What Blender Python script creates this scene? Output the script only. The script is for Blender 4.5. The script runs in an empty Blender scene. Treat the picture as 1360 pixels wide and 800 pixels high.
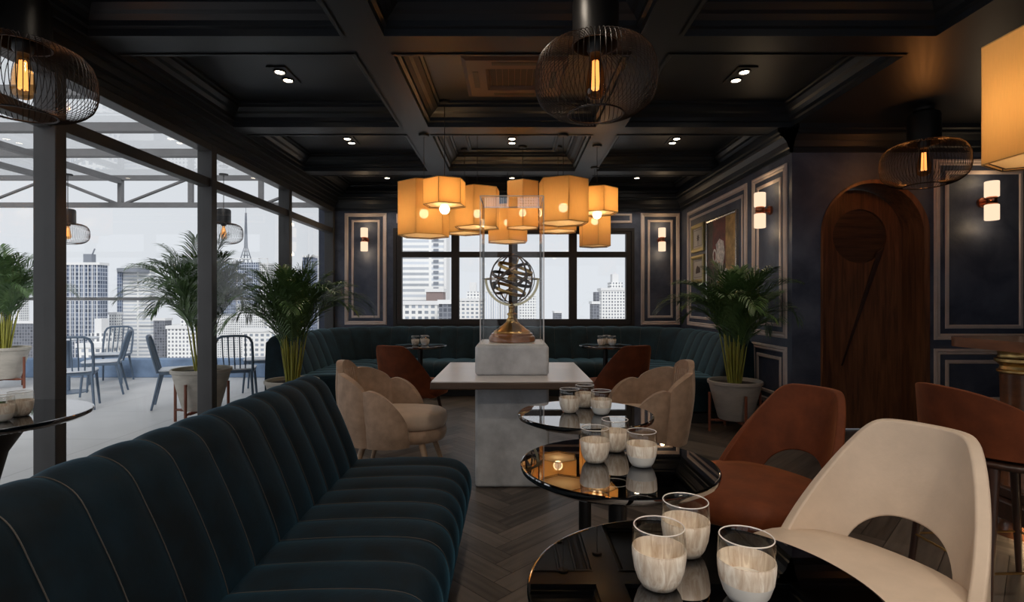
import bpy, bmesh, math, random
from mathutils import Vector, Matrix
from mathutils.geometry import tessellate_polygon
random.seed(7)
PI = math.pi
scene = bpy.context.scene
C = scene.collection
F = 705.0                      # focal length in pixels of the 1360 px frame
EYE = 1.25

# ------------------------------------------------------------------ camera, sky, sun, exposure
cam_d = bpy.data.cameras.new('camera'); cam = bpy.data.objects.new('camera', cam_d); C.objects.link(cam)
cam.location = (0, 0, EYE); cam.rotation_euler = (PI/2, 0, 0)
cam_d.sensor_width = 36; cam_d.lens = F/1360*36; cam_d.clip_start = .03; cam_d.clip_end = 2000
scene.camera = cam
world = bpy.data.worlds.new('overcast_sky'); scene.world = world; world.use_nodes = True
bgn = world.node_tree.nodes['Background']
bgn.inputs[0].default_value = (.90, .945, 1.0, 1); bgn.inputs[1].default_value = .84
sun_d = bpy.data.lights.new('soft_sun', 'SUN'); sun_d.energy = 1.9; sun_d.angle = math.radians(25); sun_d.color = (1, .97, .93)
sun = bpy.data.objects.new('soft_sun', sun_d); C.objects.link(sun)
sun.rotation_euler = (math.radians(52), 0, math.radians(20))
scene.view_settings.view_transform = 'Standard'; scene.view_settings.look = 'None'
scene.view_settings.exposure = 0.0; scene.view_settings.gamma = 1.0; scene.view_settings.use_curve_mapping = False
cy = scene.cycles
cy.use_denoising = True; cy.max_bounces = 10; cy.diffuse_bounces = 4; cy.glossy_bounces = 5
cy.transparent_max_bounces = 24; cy.transmission_bounces = 8
cy.sample_clamp_indirect = 4.0; cy.caustics_reflective = False; cy.caustics_refractive = False

# ------------------------------------------------------------------ materials
def lin(c):
    return tuple(((v/255)/12.92 if v/255 <= .04045 else (((v/255)+.055)/1.055)**2.4) for v in c)
class NT:
    def __init__(s, name):
        s.m = bpy.data.materials.new(name); s.m.use_nodes = True
        s.t = s.m.node_tree; s.n = s.t.nodes; s.b = s.n['Principled BSDF']; s.out = s.n['Material Output']
    def add(s, typ, **kw):
        n = s.n.new(typ)
        for k, v in kw.items(): setattr(n, k, v)
        return n
    def l(s, a, b): s.t.links.new(a, b)
def pr(name, col, rough=.5, metal=0.0, var=0.0, scale=6.0, bump=0.0, bscale=None, stretch=(1, 1, 1), coat=0.0, sheen=0.0, spec=.5, col2=None, detail=4.0, sheen_tint=None, coord='Object', dist=0.0):
    t = NT(name); b = t.b
    b.inputs['Base Color'].default_value = (*col, 1); b.inputs['Roughness'].default_value = rough
    b.inputs['Metallic'].default_value = metal; b.inputs['Coat Weight'].default_value = coat
    b.inputs['Coat Roughness'].default_value = .05
    b.inputs['Sheen Weight'].default_value = sheen; b.inputs['Sheen Roughness'].default_value = .35
    if sheen_tint: b.inputs['Sheen Tint'].default_value = (*sheen_tint, 1)
    b.inputs['Specular IOR Level'].default_value = spec
    tc = t.add('ShaderNodeTexCoord'); mp = t.add('ShaderNodeMapping'); mp.inputs['Scale'].default_value = stretch
    t.l(tc.outputs[coord], mp.inputs[0])
    if var > 0 or col2:
        nz = t.add('ShaderNodeTexNoise'); nz.inputs['Scale'].default_value = scale; nz.inputs['Detail'].default_value = detail
        nz.inputs['Roughness'].default_value = .6; nz.inputs['Distortion'].default_value = dist
        t.l(mp.outputs[0], nz.inputs[0])
        cr = t.add('ShaderNodeValToRGB'); c2 = col2 or tuple(min(1, v*(1+var)) for v in col); c1 = col if col2 else tuple(v*(1-var) for v in col)
        cr.color_ramp.elements[0].position = .36; cr.color_ramp.elements[1].position = .66
        cr.color_ramp.elements[0].color = (*c1, 1); cr.color_ramp.elements[1].color = (*c2, 1)
        t.l(nz.outputs[0], cr.inputs[0]); t.l(cr.outputs[0], b.inputs['Base Color'])
    if bump > 0:
        n2 = t.add('ShaderNodeTexNoise'); n2.inputs['Scale'].default_value = bscale or scale*4; n2.inputs['Detail'].default_value = 5
        t.l(mp.outputs[0], n2.inputs[0])
        bp = t.add('ShaderNodeBump'); bp.inputs['Strength'].default_value = bump; bp.inputs['Distance'].default_value = .01
        t.l(n2.outputs[0], bp.inputs['Height']); t.l(bp.outputs[0], b.inputs['Normal'])
    return t.m
def emis(name, col, strength):
    t = NT(name); e = t.add('ShaderNodeEmission'); e.inputs[0].default_value = (*col, 1); e.inputs[1].default_value = strength
    t.l(e.outputs[0], t.out.inputs[0]); return t.m
def thin_glass(name, tint=(1, 1, 1), ior=1.45, rough=0.0, boost=0.0):
    t = NT(name); tr = t.add('ShaderNodeBsdfTransparent'); tr.inputs[0].default_value = (*tint, 1)
    gl = t.add('ShaderNodeBsdfGlossy'); gl.inputs['Roughness'].default_value = rough
    fr = t.add('ShaderNodeFresnel'); fr.inputs[0].default_value = ior
    mx = t.add('ShaderNodeMixShader')
    ge = t.add('ShaderNodeNewGeometry'); iv = t.add('ShaderNodeMath', operation='SUBTRACT'); iv.inputs[0].default_value = 1.0; t.l(ge.outputs['Backfacing'], iv.inputs[1])
    ad = t.add('ShaderNodeMath', operation='ADD'); ad.inputs[1].default_value = boost; t.l(fr.outputs[0], ad.inputs[0])
    mu = t.add('ShaderNodeMath', operation='MULTIPLY'); t.l(ad.outputs[0], mu.inputs[0]); t.l(iv.outputs[0], mu.inputs[1]); t.l(mu.outputs[0], mx.inputs[0])
    t.l(tr.outputs[0], mx.inputs[1]); t.l(gl.outputs[0], mx.inputs[2]); t.l(mx.outputs[0], t.out.inputs[0]); return t.m
def shade_mat(name, col, transp):
    t = NT(name)
    tc = t.add('ShaderNodeTexCoord'); mp = t.add('ShaderNodeMapping'); mp.inputs['Scale'].default_value = (60, 60, 3)
    nz = t.add('ShaderNodeTexNoise'); nz.inputs['Scale'].default_value = 4; t.l(tc.outputs['Object'], mp.inputs[0]); t.l(mp.outputs[0], nz.inputs[0])
    cr = t.add('ShaderNodeValToRGB'); cr.color_ramp.elements[0].color = (*[v*.86 for v in col], 1); cr.color_ramp.elements[1].color = (*col, 1)
    t.l(nz.outputs[0], cr.inputs[0])
    d = t.add('ShaderNodeBsdfDiffuse'); tl = t.add('ShaderNodeBsdfTranslucent'); tr = t.add('ShaderNodeBsdfTransparent')
    t.l(cr.outputs[0], d.inputs[0]); t.l(cr.outputs[0], tl.inputs[0])
    m1 = t.add('ShaderNodeMixShader'); m1.inputs[0].default_value = .55; t.l(d.outputs[0], m1.inputs[1]); t.l(tl.outputs[0], m1.inputs[2])
    m2 = t.add('ShaderNodeMixShader'); m2.inputs[0].default_value = transp; t.l(m1.outputs[0], m2.inputs[1]); t.l(tr.outputs[0], m2.inputs[2])
    t.l(m2.outputs[0], t.out.inputs[0]); return t.m
def facade(name, wall, glass, bw, bh, mortar_x, off=0.0, q=.43):
    """window grid: brick texture, bricks are the panes, mortar is the wall"""
    t = NT(name); b = t.b; b.inputs['Roughness'].default_value = .6
    tc = t.add('ShaderNodeTexCoord'); sp = t.add('ShaderNodeSeparateXYZ'); t.l(tc.outputs['Object'], sp.inputs[0])
    ad = t.add('ShaderNodeMath', operation='ADD'); t.l(sp.outputs[0], ad.inputs[0]); t.l(sp.outputs[1], ad.inputs[1])
    cb = t.add('ShaderNodeCombineXYZ'); t.l(ad.outputs[0], cb.inputs[0]); t.l(sp.outputs[2], cb.inputs[1])
    br = t.add('ShaderNodeTexBrick'); br.offset = off; br.squash = 1
    br.inputs['Color1'].default_value = (*glass, 1); br.inputs['Color2'].default_value = (*[min(1, g*2.1+.03) for g in glass], 1)
    br.inputs['Mortar'].default_value = (*wall, 1); br.inputs['Scale'].default_value = 1
    br.inputs['Brick Width'].default_value = bw*q; br.inputs['Row Height'].default_value = bh*q
    br.inputs['Mortar Size'].default_value = mortar_x*q; br.inputs['Mortar Smooth'].default_value = .1
    t.l(cb.outputs[0], br.inputs[0]); t.l(br.outputs[0], b.inputs['Base Color']); return t.m

M = {}
M['wall'] = pr('blue_plaster', (.034, .043, .074), .55, var=.30, scale=2.6, bump=.25, bscale=14, detail=7, col2=(.095, .110, .156), dist=.4)
M['ceiling'] = pr('charcoal_ceiling_paint', (.011, .0145, .0205), .42, var=.1, scale=2)
M['trim'] = pr('rose_beige_moulding', (.62, .51, .46), .45, var=.06, scale=8)
M['steel'] = pr('dark_window_steel', (.050, .048, .048), .45, var=.08, scale=3)
M['frame_dark'] = pr('dark_brown_window_frame', (.022, .017, .015), .5, var=.1, scale=5)
M['pergola'] = pr('grey_pergola_steel', (.16, .16, .165), .5, var=.08, scale=3)
M['glass'] = thin_glass('window_glass')
M['case_glass'] = thin_glass('display_case_glass', ior=1.45)
M['cup_glass'] = thin_glass('clear_cup_glass', ior=1.5, tint=(.93, .92, .90), boost=.03)
M['velvet'] = pr('dark_teal_velvet', (.0008, .0066, .0125), .7, var=.5, scale=7, sheen=.22, sheen_tint=(.10, .40, .66), spec=.22, bump=.08, bscale=60)
M['velvet_u'] = pr('teal_velvet', (.0045, .019, .028), .7, var=.4, scale=7, sheen=.65, sheen_tint=(.28, .55, .66), spec=.25, bump=.08, bscale=60)
M['piping'] = pr('bronze_grey_piping', (.028, .024, .022), .6, sheen=.3)
M['plinth'] = pr('black_plinth', (.008, .008, .009), .5)
M['brass'] = pr('aged_brass', (.55, .36, .14), .32, metal=1, var=.2, scale=12)
M['bronze'] = pr('dark_bronze', (.15, .12, .105), .34, metal=1, var=.35, scale=20)
M['palegold'] = pr('pale_gold', (.66, .58, .38), .3, metal=1, var=.1, scale=12)
M['basewood'] = pr('polished_orange_wood', (.30, .115, .035), .3, var=.3, scale=6, stretch=(1, 1, 6), coat=.5)
M['concrete'] = pr('pale_concrete', (.40, .405, .42), .6, var=.15, scale=4, bump=.12, bscale=26, detail=8, col2=(.66, .67, .69))
M['tabletop'] = pr('pale_satin_tabletop', (.70, .66, .66), .3, var=.04, scale=5)
M['tableedge'] = pr('walnut_edge', (.085, .05, .032), .45, var=.2, scale=5, stretch=(1, 8, 8))
M['blackglass'] = pr('polished_black_glass', (.34, .33, .33), .012, metal=1)
M['blackmetal'] = pr('black_metal', (.012, .011, .011), .4, metal=.3)
M['wire'] = pr('dark_brown_wire', (.014, .010, .009), .42, metal=.3)
M['rust'] = pr('rust_velvet', (.125, .029, .008), .68, var=.22, scale=9, sheen=.35, sheen_tint=(.9, .34, .14), spec=.25, bump=.06, bscale=60)
M['cream'] = pr('cream_leather', (.62, .50, .40), .48, var=.05, scale=10, bump=.05, bscale=90)
M['petal'] = pr('sand_velvet', (.40, .27, .19), .75, var=.16, scale=14, sheen=.5, sheen_tint=(1, .86, .72), spec=.2, bump=.08, bscale=50, detail=6)
M['petal_seat'] = pr('pale_sand_velvet', (.56, .42, .32), .7, var=.06, scale=14, sheen=.5, sheen_tint=(1, .86, .72), spec=.2)
M['oak'] = pr('light_oak', (.42, .28, .18), .5, var=.15, scale=5, stretch=(6, 6, 1))
M['darkwood'] = pr('dark_mahogany', (.040, .016, .010), .38, var=.35, scale=5, stretch=(8, 8, 1), coat=.3)
M['doorwood'] = pr('reddish_walnut', (.095, .036, .015), .45, var=.35, scale=3, stretch=(9, 9, .7), detail=7, col2=(.22, .088, .036), dist=.5)
M['doorwood_d'] = pr('dark_horizontal_walnut', (.045, .020, .011), .35, var=.35, scale=3, stretch=(.7, 9, 9), detail=7, col2=(.12, .055, .024))
M['barwood'] = pr('bar_counter_wood', (.16, .060, .024), .28, var=.3, scale=3, stretch=(6, 1, 6), coat=.6)
M['terrace'] = pr('pale_terrace_tile', (.60, .60, .60), .45, var=.06, scale=1.2)
M['parapet'] = pr('blue_stucco', (.20, .29, .44), .8, var=.25, scale=2.5, detail=7)
M['bluechair'] = pr('slate_blue_metal', (.105, .15, .215), .42, var=.06, scale=4)
M['whiteseat'] = pr('pale_seat', (.62, .66, .72), .4)
M['pot'] = pr('pale_clay', (.50, .46, .40), .85, var=.12, scale=5, bump=.3, bscale=16, stretch=(1, 1, 3))
M['potdark'] = pr('grey_clay', (.42, .39, .36), .85, var=.12, scale=5, bump=.3, bscale=16, stretch=(1, 1, 3))
M['soil'] = pr('dark_soil', (.035, .022, .014), .95, var=.4, scale=30, bump=.8, bscale=60)
M['copperwood'] = pr('red_brown_stand', (.20, .060, .032), .45, var=.15, scale=5)
M['cane'] = pr('yellow_green_cane', (.34, .33, .055), .5, var=.25, scale=7, stretch=(4, 4, 1))
M['leaf'] = pr('palm_green', (.040, .088, .024), .40, var=.4, scale=9, col2=(.105, .185, .055), spec=.5)
M['cupwood'] = pr('pale_wood_grain_cup', (.56, .44, .34), .45, scale=16, stretch=(4, 4, .55), detail=7, col2=(.92, .86, .78), var=.1, dist=1.6)
M['cupwhite'] = pr('white_ceramic', (.80, .79, .77), .35)
M['copper'] = pr('copper', (.50, .19, .11), .3, metal=1)
M['sconce'] = emis('frosted_sconce_glow', (1.0, .73, .50), 1.12)
M['filament'] = emis('edison_filament', (1.0, .50, .20), 2.0)
M['bulb'] = emis('globe_bulb_glow', (1.0, .80, .52), 9.0)
M['amber'] = thin_glass('amber_bulb_glass', tint=(1, .70, .40), ior=1.5, boost=.06)
M['spot'] = emis('spotlight_lens', (1, .86, .66), 14.0)
M['strip'] = emis('bar_strip_glow', (1, .80, .50), 9.0)
M['shade'] = shade_mat('amber_fabric_shade', (.98, .57, .20), .08)
M['diffuser'] = shade_mat('cream_lamp_diffuser', (.98, .80, .52), .12)
M['shadeframe'] = pr('dark_lamp_frame', (.03, .018, .012), .5)
M['gold_frame'] = pr('gold_picture_frame', (.48, .38, .16), .4, metal=.6)
M['silver_frame'] = pr('silver_picture_frame', (.5, .48, .45), .25, metal=.9)
M['mat'] = pr('cream_mount_board', (.50, .43, .36), .8)
M['ink'] = pr('sepia_ink', (.09, .06, .05), .8)
M['art_red'] = pr('painted_red', (.15, .018, .015), .55, var=.4, scale=9)
M['art_ochre'] = pr('painted_ochre', (.40, .24, .08), .6, var=.4, scale=8)
M['art_dark'] = pr('painted_brown', (.09, .055, .04), .6, var=.4, scale=8)
M['art_white'] = pr('painted_white', (.7, .63, .58), .6, var=.35, scale=22)
M['art_green'] = pr('painted_olive', (.09, .085, .04), .6, var=.4, scale=20)
M['ac'] = pr('brown_vent_metal', (.11, .060, .042), .5)
M['ac_dark'] = pr('dark_vent_mesh', (.018, .012, .012), .6)

# ------------------------------------------------------------------ mesh helpers
class MB:
    def __init__(s): s.v = []; s.f = []; s.mi = []; s.cur = 0
    def add(s, vs, fs):
        n = len(s.v); s.v += [tuple(v) for v in vs]; s.f += [tuple(i+n for i in f) for f in fs]; s.mi += [s.cur]*len(fs); return s
    def box(s, x0, x1, y0, y1, z0, z1, mat=None):
        vs = [(x, y, z) for z in (z0, z1) for y in (y0, y1) for x in (x0, x1)]
        if mat is not None: vs = [tuple(mat @ Vector(v)) for v in vs]
        return s.add(vs, [(0, 2, 3, 1), (4, 5, 7, 6), (0, 1, 5, 4), (1, 3, 7, 5), (3, 2, 6, 7), (2, 0, 4, 6)])
    def tube(s, pts, r, n=8, cap=True):
        pts = [Vector(p) for p in pts]; m = len(pts)
        rs = r if isinstance(r, (list, tuple)) else [r]*m
        up = None; vs = []
        for i, p in enumerate(pts):
            t = (pts[min(i+1, m-1)]-pts[max(i-1, 0)]).normalized()
            if up is None: up = Vector((0, 0, 1)) if abs(t.z) < .9 else Vector((1, 0, 0))
            a = up - t*up.dot(t)
            if a.length < 1e-5: a = t.orthogonal()
            a.normalize(); b = t.cross(a); up = a
            for k in range(n):
                an = 2*PI*k/n; vs.append(p + a*math.cos(an)*rs[i] + b*math.sin(an)*rs[i])
        fs = [(i*n+k, i*n+(k+1) % n, (i+1)*n+(k+1) % n, (i+1)*n+k) for i in range(m-1) for k in range(n)]
        if cap: fs += [tuple(range(n))[::-1], tuple((m-1)*n+k for k in range(n))]
        return s.add(vs, fs)
    def ring(s, c, R, r, n=48, k=8, ax=None, rz=None):
        """torus; ax = rotation matrix, rz = half height for flat bands"""
        vs = []; fs = []; rz = rz or r
        for i in range(n):
            a = 2*PI*i/n
            for j in range(k):
                b = 2*PI*j/k; v = Vector(((R+r*math.cos(b))*math.cos(a), (R+r*math.cos(b))*math.sin(a), rz*math.sin(b)))
                if ax is not None: v = ax @ v
                vs.append(v+Vector(c))
        for i in range(n):
            for j in range(k): fs.append((i*k+j, ((i+1) % n)*k+j, ((i+1) % n)*k+(j+1) % k, i*k+(j+1) % k))
        return s.add(vs, fs)
    def lathe(s, prof, c=(0, 0, 0), n=40, a0=0, closed=False):
        vs = []; fs = []; m = len(prof)
        for i in range(n):
            a = 2*PI*i/n+a0
            for r, z in prof: vs.append((c[0]+r*math.cos(a), c[1]+r*math.sin(a), c[2]+z))
        for i in range(n):
            j = (i+1) % n
            for k in range(m if closed else m-1):
                k2 = (k+1) % m; fs.append((i*m+k, j*m+k, j*m+k2, i*m+k2))
        return s.add(vs, fs)
    def grid(s, rows, closed_u=False, closed_v=False):
        nu = len(rows); nv = len(rows[0]); vs = [p for r in rows for p in r]; fs = []
        for i in range(nu if closed_u else nu-1):
            for j in range(nv if closed_v else nv-1):
                i2 = (i+1) % nu; j2 = (j+1) % nv; fs.append((i*nv+j, i2*nv+j, i2*nv+j2, i*nv+j2))
        return s.add(vs, fs)
    def prism(s, loops, fn, d0, d1):
        """2-D loops (first outer, rest holes) extruded; fn(u, v, d) -> point"""
        tris = tessellate_polygon([[Vector((u, v, 0)) for u, v in lp] for lp in loops])
        flat = [p for lp in loops for p in lp]; n = len(flat)
        vs = [fn(u, v, d0) for u, v in flat]+[fn(u, v, d1) for u, v in flat]
        fs = [tuple(t) for t in tris]+[tuple(i+n for i in t)[::-1] for t in tris]; o = 0
        for lp in loops:
            m = len(lp)
            for i in range(m): a = o+i; b = o+(i+1) % m; fs.append((a, b, b+n, a+n))
            o += m
        return s.add(vs, fs)
    def build(s, name, mat, parent=None, smooth=30, bevel=0, segs=2, subsurf=0, fix=True):
        me = bpy.data.meshes.new(name); me.from_pydata(s.v, [], s.f)
        mats = mat if isinstance(mat, (list, tuple)) else [mat]
        for m_ in mats: me.materials.append(m_)
        me.polygons.foreach_set('material_index', [min(i, len(mats)-1) for i in s.mi])
        if fix:
            bm = bmesh.new(); bm.from_mesh(me); bmesh.ops.recalc_face_normals(bm, faces=bm.faces); bm.to_mesh(me); bm.free()
        if smooth:
            me.polygons.foreach_set('use_smooth', [True]*len(me.polygons)); me.set_sharp_from_angle(angle=math.radians(smooth))
        me.update()
        o = bpy.data.objects.new(name, me); C.objects.link(o)
        if parent: o.parent = parent
        if bevel:
            b = o.modifiers.new('bevel', 'BEVEL'); b.width = bevel; b.segments = segs; b.limit_method = 'ANGLE'; b.angle_limit = math.radians(40)
        if subsurf:
            q = o.modifiers.new('sub', 'SUBSURF'); q.levels = subsurf; q.render_levels = subsurf
        return o
def tag(o, label, cat, group=None, kind=None):
    o['label'] = label; o['category'] = cat
    if group: o['group'] = group
    if kind: o['kind'] = kind
    return o
def thing(name, label, cat, loc=(0, 0, 0), rz=0, group=None, sc=1):
    o = bpy.data.objects.new(name, None); C.objects.link(o); o.empty_display_size = .1
    o.location = loc; o.rotation_euler = (0, 0, rz); o.scale = (sc, sc, sc); return tag(o, label, cat, group)
def struct(o): o['kind'] = 'structure'; return o
def kids(o): return [c for c in bpy.data.objects if c.parent == o]
def dup(root, loc, rz=None, label=None, group=None, sc=None):
    r = root.copy(); C.objects.link(r); r.location = loc
    if rz is not None: r.rotation_euler = (0, 0, rz)
    if sc is not None: r.scale = (sc, sc, sc)
    if label: r['label'] = label
    if group: r['group'] = group
    for ch in kids(root):
        c = ch.copy(); C.objects.link(c); c.parent = r
        for g in kids(ch):
            d = g.copy(); C.objects.link(d); d.parent = c
    return r
def lamp_light(kind, power, col, loc, parent=None, radius=.05, name='lamp_light', spot=None):
    d = bpy.data.lights.new(name, kind); d.energy = power; d.color = col; d.shadow_soft_size = radius
    if spot: d.spot_size = spot; d.spot_blend = .6
    o = bpy.data.objects.new(name, d); C.objects.link(o); o.location = loc
    if parent: o.parent = parent
    return o
def X(px, d): return (px-680)*d/F
def Z(py, d): return EYE+(400-py)*d/F

# ================================================================== THE SETTING
XL, XR, XRR, YB, YF, YW = -2.70, 2.585, 6.5, 8.10, -3.4, 4.90
ZB, ZC = 2.85, 3.04
# ---- floor: herringbone planks
def make_floor():
    w, n = .115, 6; L = w*n
    bm = bmesh.new(); uvl = bm.loops.layers.uv.new('UVMap'); cl = bm.loops.layers.float_color.new('plank')
    c, s = math.cos(PI/4), math.sin(PI/4); g = .0016
    def plank(x0, y0, x1, y1, vert):
        pts = [(x0+g, y0+g), (x1-g, y0+g), (x1-g, y1-g), (x0+g, y1-g)]
        wp = [(p[0]*c-p[1]*s, p[0]*s+p[1]*c) for p in pts]
        mx = sum(p[0] for p in wp)/4; my = sum(p[1] for p in wp)/4
        if not (XL-.5 < mx < XRR+.5 and YF-.5 < my < YB+.5): return
        if mx > XR+.7 and my > YW+.7: return
        f = bm.faces.new([bm.verts.new((p[0], p[1], 0)) for p in wp]); r = random.random(); ox = random.random()*9
        for lp, p in zip(f.loops, pts):
            a, b = (p[1]-y0, p[0]-x0) if vert else (p[0]-x0, p[1]-y0)
            lp[uvl].uv = (a+ox, b+ox*3.1); lp[cl] = (r, random.random()*0+r, r, 1)
    R = 110
    for i in range(-R, R):
        for j in range(-R, R):
            t = (i-j) % (2*n)
            if t == 0: plank(i*w, j*w, (i+n)*w, (j+1)*w, False)
            if t == 2*n-1: plank(i*w, j*w, (i+1)*w, (j+n)*w, True)
    for co, no in (((XL-.02, 0, 0), (-1, 0, 0)), ((XRR, 0, 0), (1, 0, 0)), ((0, YB, 0), (0, 1, 0)), ((0, YF, 0), (0, -1, 0))):
        bmesh.ops.bisect_plane(bm, geom=bm.verts[:]+bm.edges[:]+bm.faces[:], plane_co=co, plane_no=no, clear_outer=True)
    vs = [bm.verts.new(p) for p in ((XL-.02, YF, -.003), (XRR, YF, -.003), (XRR, YB, -.003), (XL-.02, YB, -.003))]
    f = bm.faces.new(vs)
    for lp in f.loops: lp[cl] = (-.6, -.6, -.6, 1)
    me = bpy.data.meshes.new('floor'); bm.to_mesh(me); bm.free()
    t = NT('herringbone_dark_oak'); b = t.b
    uv = t.add('ShaderNodeUVMap'); mp = t.add('ShaderNodeMapping'); mp.inputs['Scale'].default_value = (2.2, 34, 1); t.l(uv.outputs[0], mp.inputs[0])
    nz = t.add('ShaderNodeTexNoise'); nz.inputs['Scale'].default_value = 1; nz.inputs['Detail'].default_value = 6; t.l(mp.outputs[0], nz.inputs[0])
    at = t.add('ShaderNodeAttribute'); at.attribute_name = 'plank'
    ma = t.add('ShaderNodeMath', operation='MULTIPLY_ADD'); t.l(at.outputs['Fac'], ma.inputs[0]); ma.inputs[1].default_value = .55; t.l(nz.outputs[0], ma.inputs[2])
    cr = t.add('ShaderNodeValToRGB'); cr.color_ramp.elements[0].position = .25; cr.color_ramp.elements[0].color = (.016, .0125, .0105, 1)
    cr.color_ramp.elements[1].position = 1.05; cr.color_ramp.elements[1].color = (.135, .110, .094, 1)
    t.l(ma.outputs[0], cr.inputs[0]); t.l(cr.outputs[0], b.inputs['Base Color'])
    b.inputs['Roughness'].default_value = .42
    bp = t.add('ShaderNodeBump'); bp.inputs['Strength'].default_value = .15; bp.inputs['Distance'].default_value = .003
    t.l(nz.outputs[0], bp.inputs['Height']); t.l(bp.outputs[0], b.inputs['Normal'])
    me.materials.append(t.m)
    o = bpy.data.objects.new('floor', me); C.objects.link(o); struct(o)
make_floor()
# floor slab below (so the planks lie on something)
struct(MB().box(XL-.02, XRR, YF, YB, -.25, -.006).build('floor', M['plinth'], smooth=0))
# ---- walls
XW0, XW1, ZW0, ZW1 = -1.765, 1.82, .887, 2.315
xz = lambda u, v, d: (u, d, v)
yz = lambda u, v, d: (d, u, v)
struct(MB().prism([[(-2.95, 0), (2.8, 0), (2.8, 3.3), (-2.95, 3.3)], [(XW0, ZW0), (XW1, ZW0), (XW1, ZW1), (XW0, ZW1)]], xz, YB, YB+.25).build('wall_back', M['wall'], smooth=0))
struct(MB().box(XR, XR+.2, YW+.3, YB, 0, 3.3).build('wall_right', M['wall'], smooth=0))
AX0, AX1, AZT = 2.86, 3.80, 2.34
ar = (AX1-AX0)/2; acx = (AX0+AX1)/2; asz = AZT-ar
def arch(x0, x1, zs, z0=0.0, n=28):
    r = (x1-x0)/2; cx = (x0+x1)/2
    return [(x0, z0), (x1, z0)]+[(cx+r*math.cos(PI*i/n), zs+r*math.sin(PI*i/n)) for i in range(n+1)]
a_in = arch(AX0, AX1, asz, 0)
wall_loop = [(XR, 0), (AX0, 0)]+[(p[0], p[1]) for p in a_in[2:][::-1]]+[(AX1, 0), (XRR+.2, 0), (XRR+.2, 3.3), (XR, 3.3)]
struct(MB().prism([wall_loop], xz, YW, YW+.30).build('wall_right', M['wall'], smooth=0))
struct(MB().box(XRR, XRR+.2, YF, YW, 0, 3.3).build('wall_right', M['wall'], smooth=0))
FWX = [(-2.3, -.25), (-.05, 2.0), (2.2, 4.25)]  # unseen window openings, added so daylight reaches the room from behind the camera
struct(MB().prism([[(-2.95, 0), (XRR+.2, 0), (XRR+.2, 3.3), (-2.95, 3.3)]]+[[(a, .35), (b, .35), (b, 2.62), (a, 2.62)] for a, b in FWX], xz, YF-.2, YF).build('wall_front', M['wall'], smooth=0))
for a, b in FWX:
    mb_ = MB().prism([[(a, .35), (b, .35), (b, 2.62), (a, 2.62)], [(a+.05, .40), (b-.05, .40), (b-.05, 2.57), (a+.05, 2.57)]], xz, YF-.12, YF-.05)
    w_ = struct(mb_.build('window_9', M['frame_dark'], smooth=0)); MB().box(a+.05, b-.05, YF-.09, YF-.084, .40, 2.57).build('glass_pane', M['glass'], w_, smooth=0)
# ---- ceiling with beams
cb = MB().box(-2.95, XRR+.2, YF-.2, YB+.25, ZC, 3.35)
XE = 2.56
for x0, x1 in ((-2.95, -XE), (-1.02, -.78), (.78, 1.02)): cb.box(x0, x1, YF, YB, ZB, ZC+.02)
cb.box(XE, XRR+.1, YF, YW+.02, ZB, ZC+.02)
BY = [-3.4, -1.78, -.12, 1.54, 3.20, 4.87, 6.52]
for y in BY:
    for x0, x1 in ((-XE, -1.02), (-.78, .78), (1.02, XE)): cb.box(x0, x1, y, y+.24, ZB, ZC+.02)
struct(cb.build('ceiling', M['ceiling'], smooth=0))
def rect_sweep(mb, x0, x1, y0, y1, prof, fn):
    """mitred frame: prof = [(inset, height)], fn maps (u, v, height)"""
    rows = []
    for u, v, su, sv in ((x0, y0, 1, 1), (x1, y0, -1, 1), (x1, y1, -1, -1), (x0, y1, 1, -1)):
        rows.append([fn(u+su*i, v+sv*i, h) for i, h in prof])
    mb.grid(rows, closed_u=True); return mb
flat = lambda u, v, h: (u, v, h)
tn = [0]
def trim(mb, mat, smooth=0):
    tn[0] += 1; return struct(mb.build('trim_%d' % tn[0], mat, smooth=smooth))
ys = [(-.12+.24, 1.54), (1.78, 3.20), (3.44, 4.87), (5.11, 6.52), (6.76, YB)]
prof = [(-.012, 2.842), (.012, 2.842), (.012, 2.885), (.035, 2.892), (.035, 2.925), (.06, 2.95), (.085, 2.962), (.115, 2.99), (.115, 3.012), (.135, 3.018), (.135, ZC+.005)]
for (y0, y1) in ys:
    for (x0, x1) in ((-XE, -1.02), (-.78, .78), (1.02, XE)):
        trim(rect_sweep(MB(), x0, x1, y0, y1, prof, flat), M['ceiling'])
trim(rect_sweep(MB(), -.52, .52, 5.36, 6.27, [(0, ZC+.002), (0, 3.015), (.02, 3.01), (.035, 3.02), (.05, 3.02), (.05, ZC+.002)], flat), M['ceiling'])
# cornices
def cornice(p0, p1, nrm):
    mb = MB(); dx, dy = nrm
    pr_ = [(0, 2.62), (.022, 2.62), (.022, 2.66), (.035, 2.67), (.05, 2.72), (.085, 2.765), (.11, 2.775), (.11, 2.80), (.13, 2.81), (.13, 2.86), (0, 2.86)]
    mb.grid([[(p[0]+dx*o, p[1]+dy*o, z) for o, z in pr_] for p in (p0, p1)], closed_v=True)
    return trim(mb, M['ceiling'])
cornice((XL, YB), (XR, YB), (0, -1)); cornice((XR, YW), (XR, YB), (-1, 0)); cornice((XR, YW), (XRR, YW), (0, -1))
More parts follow.
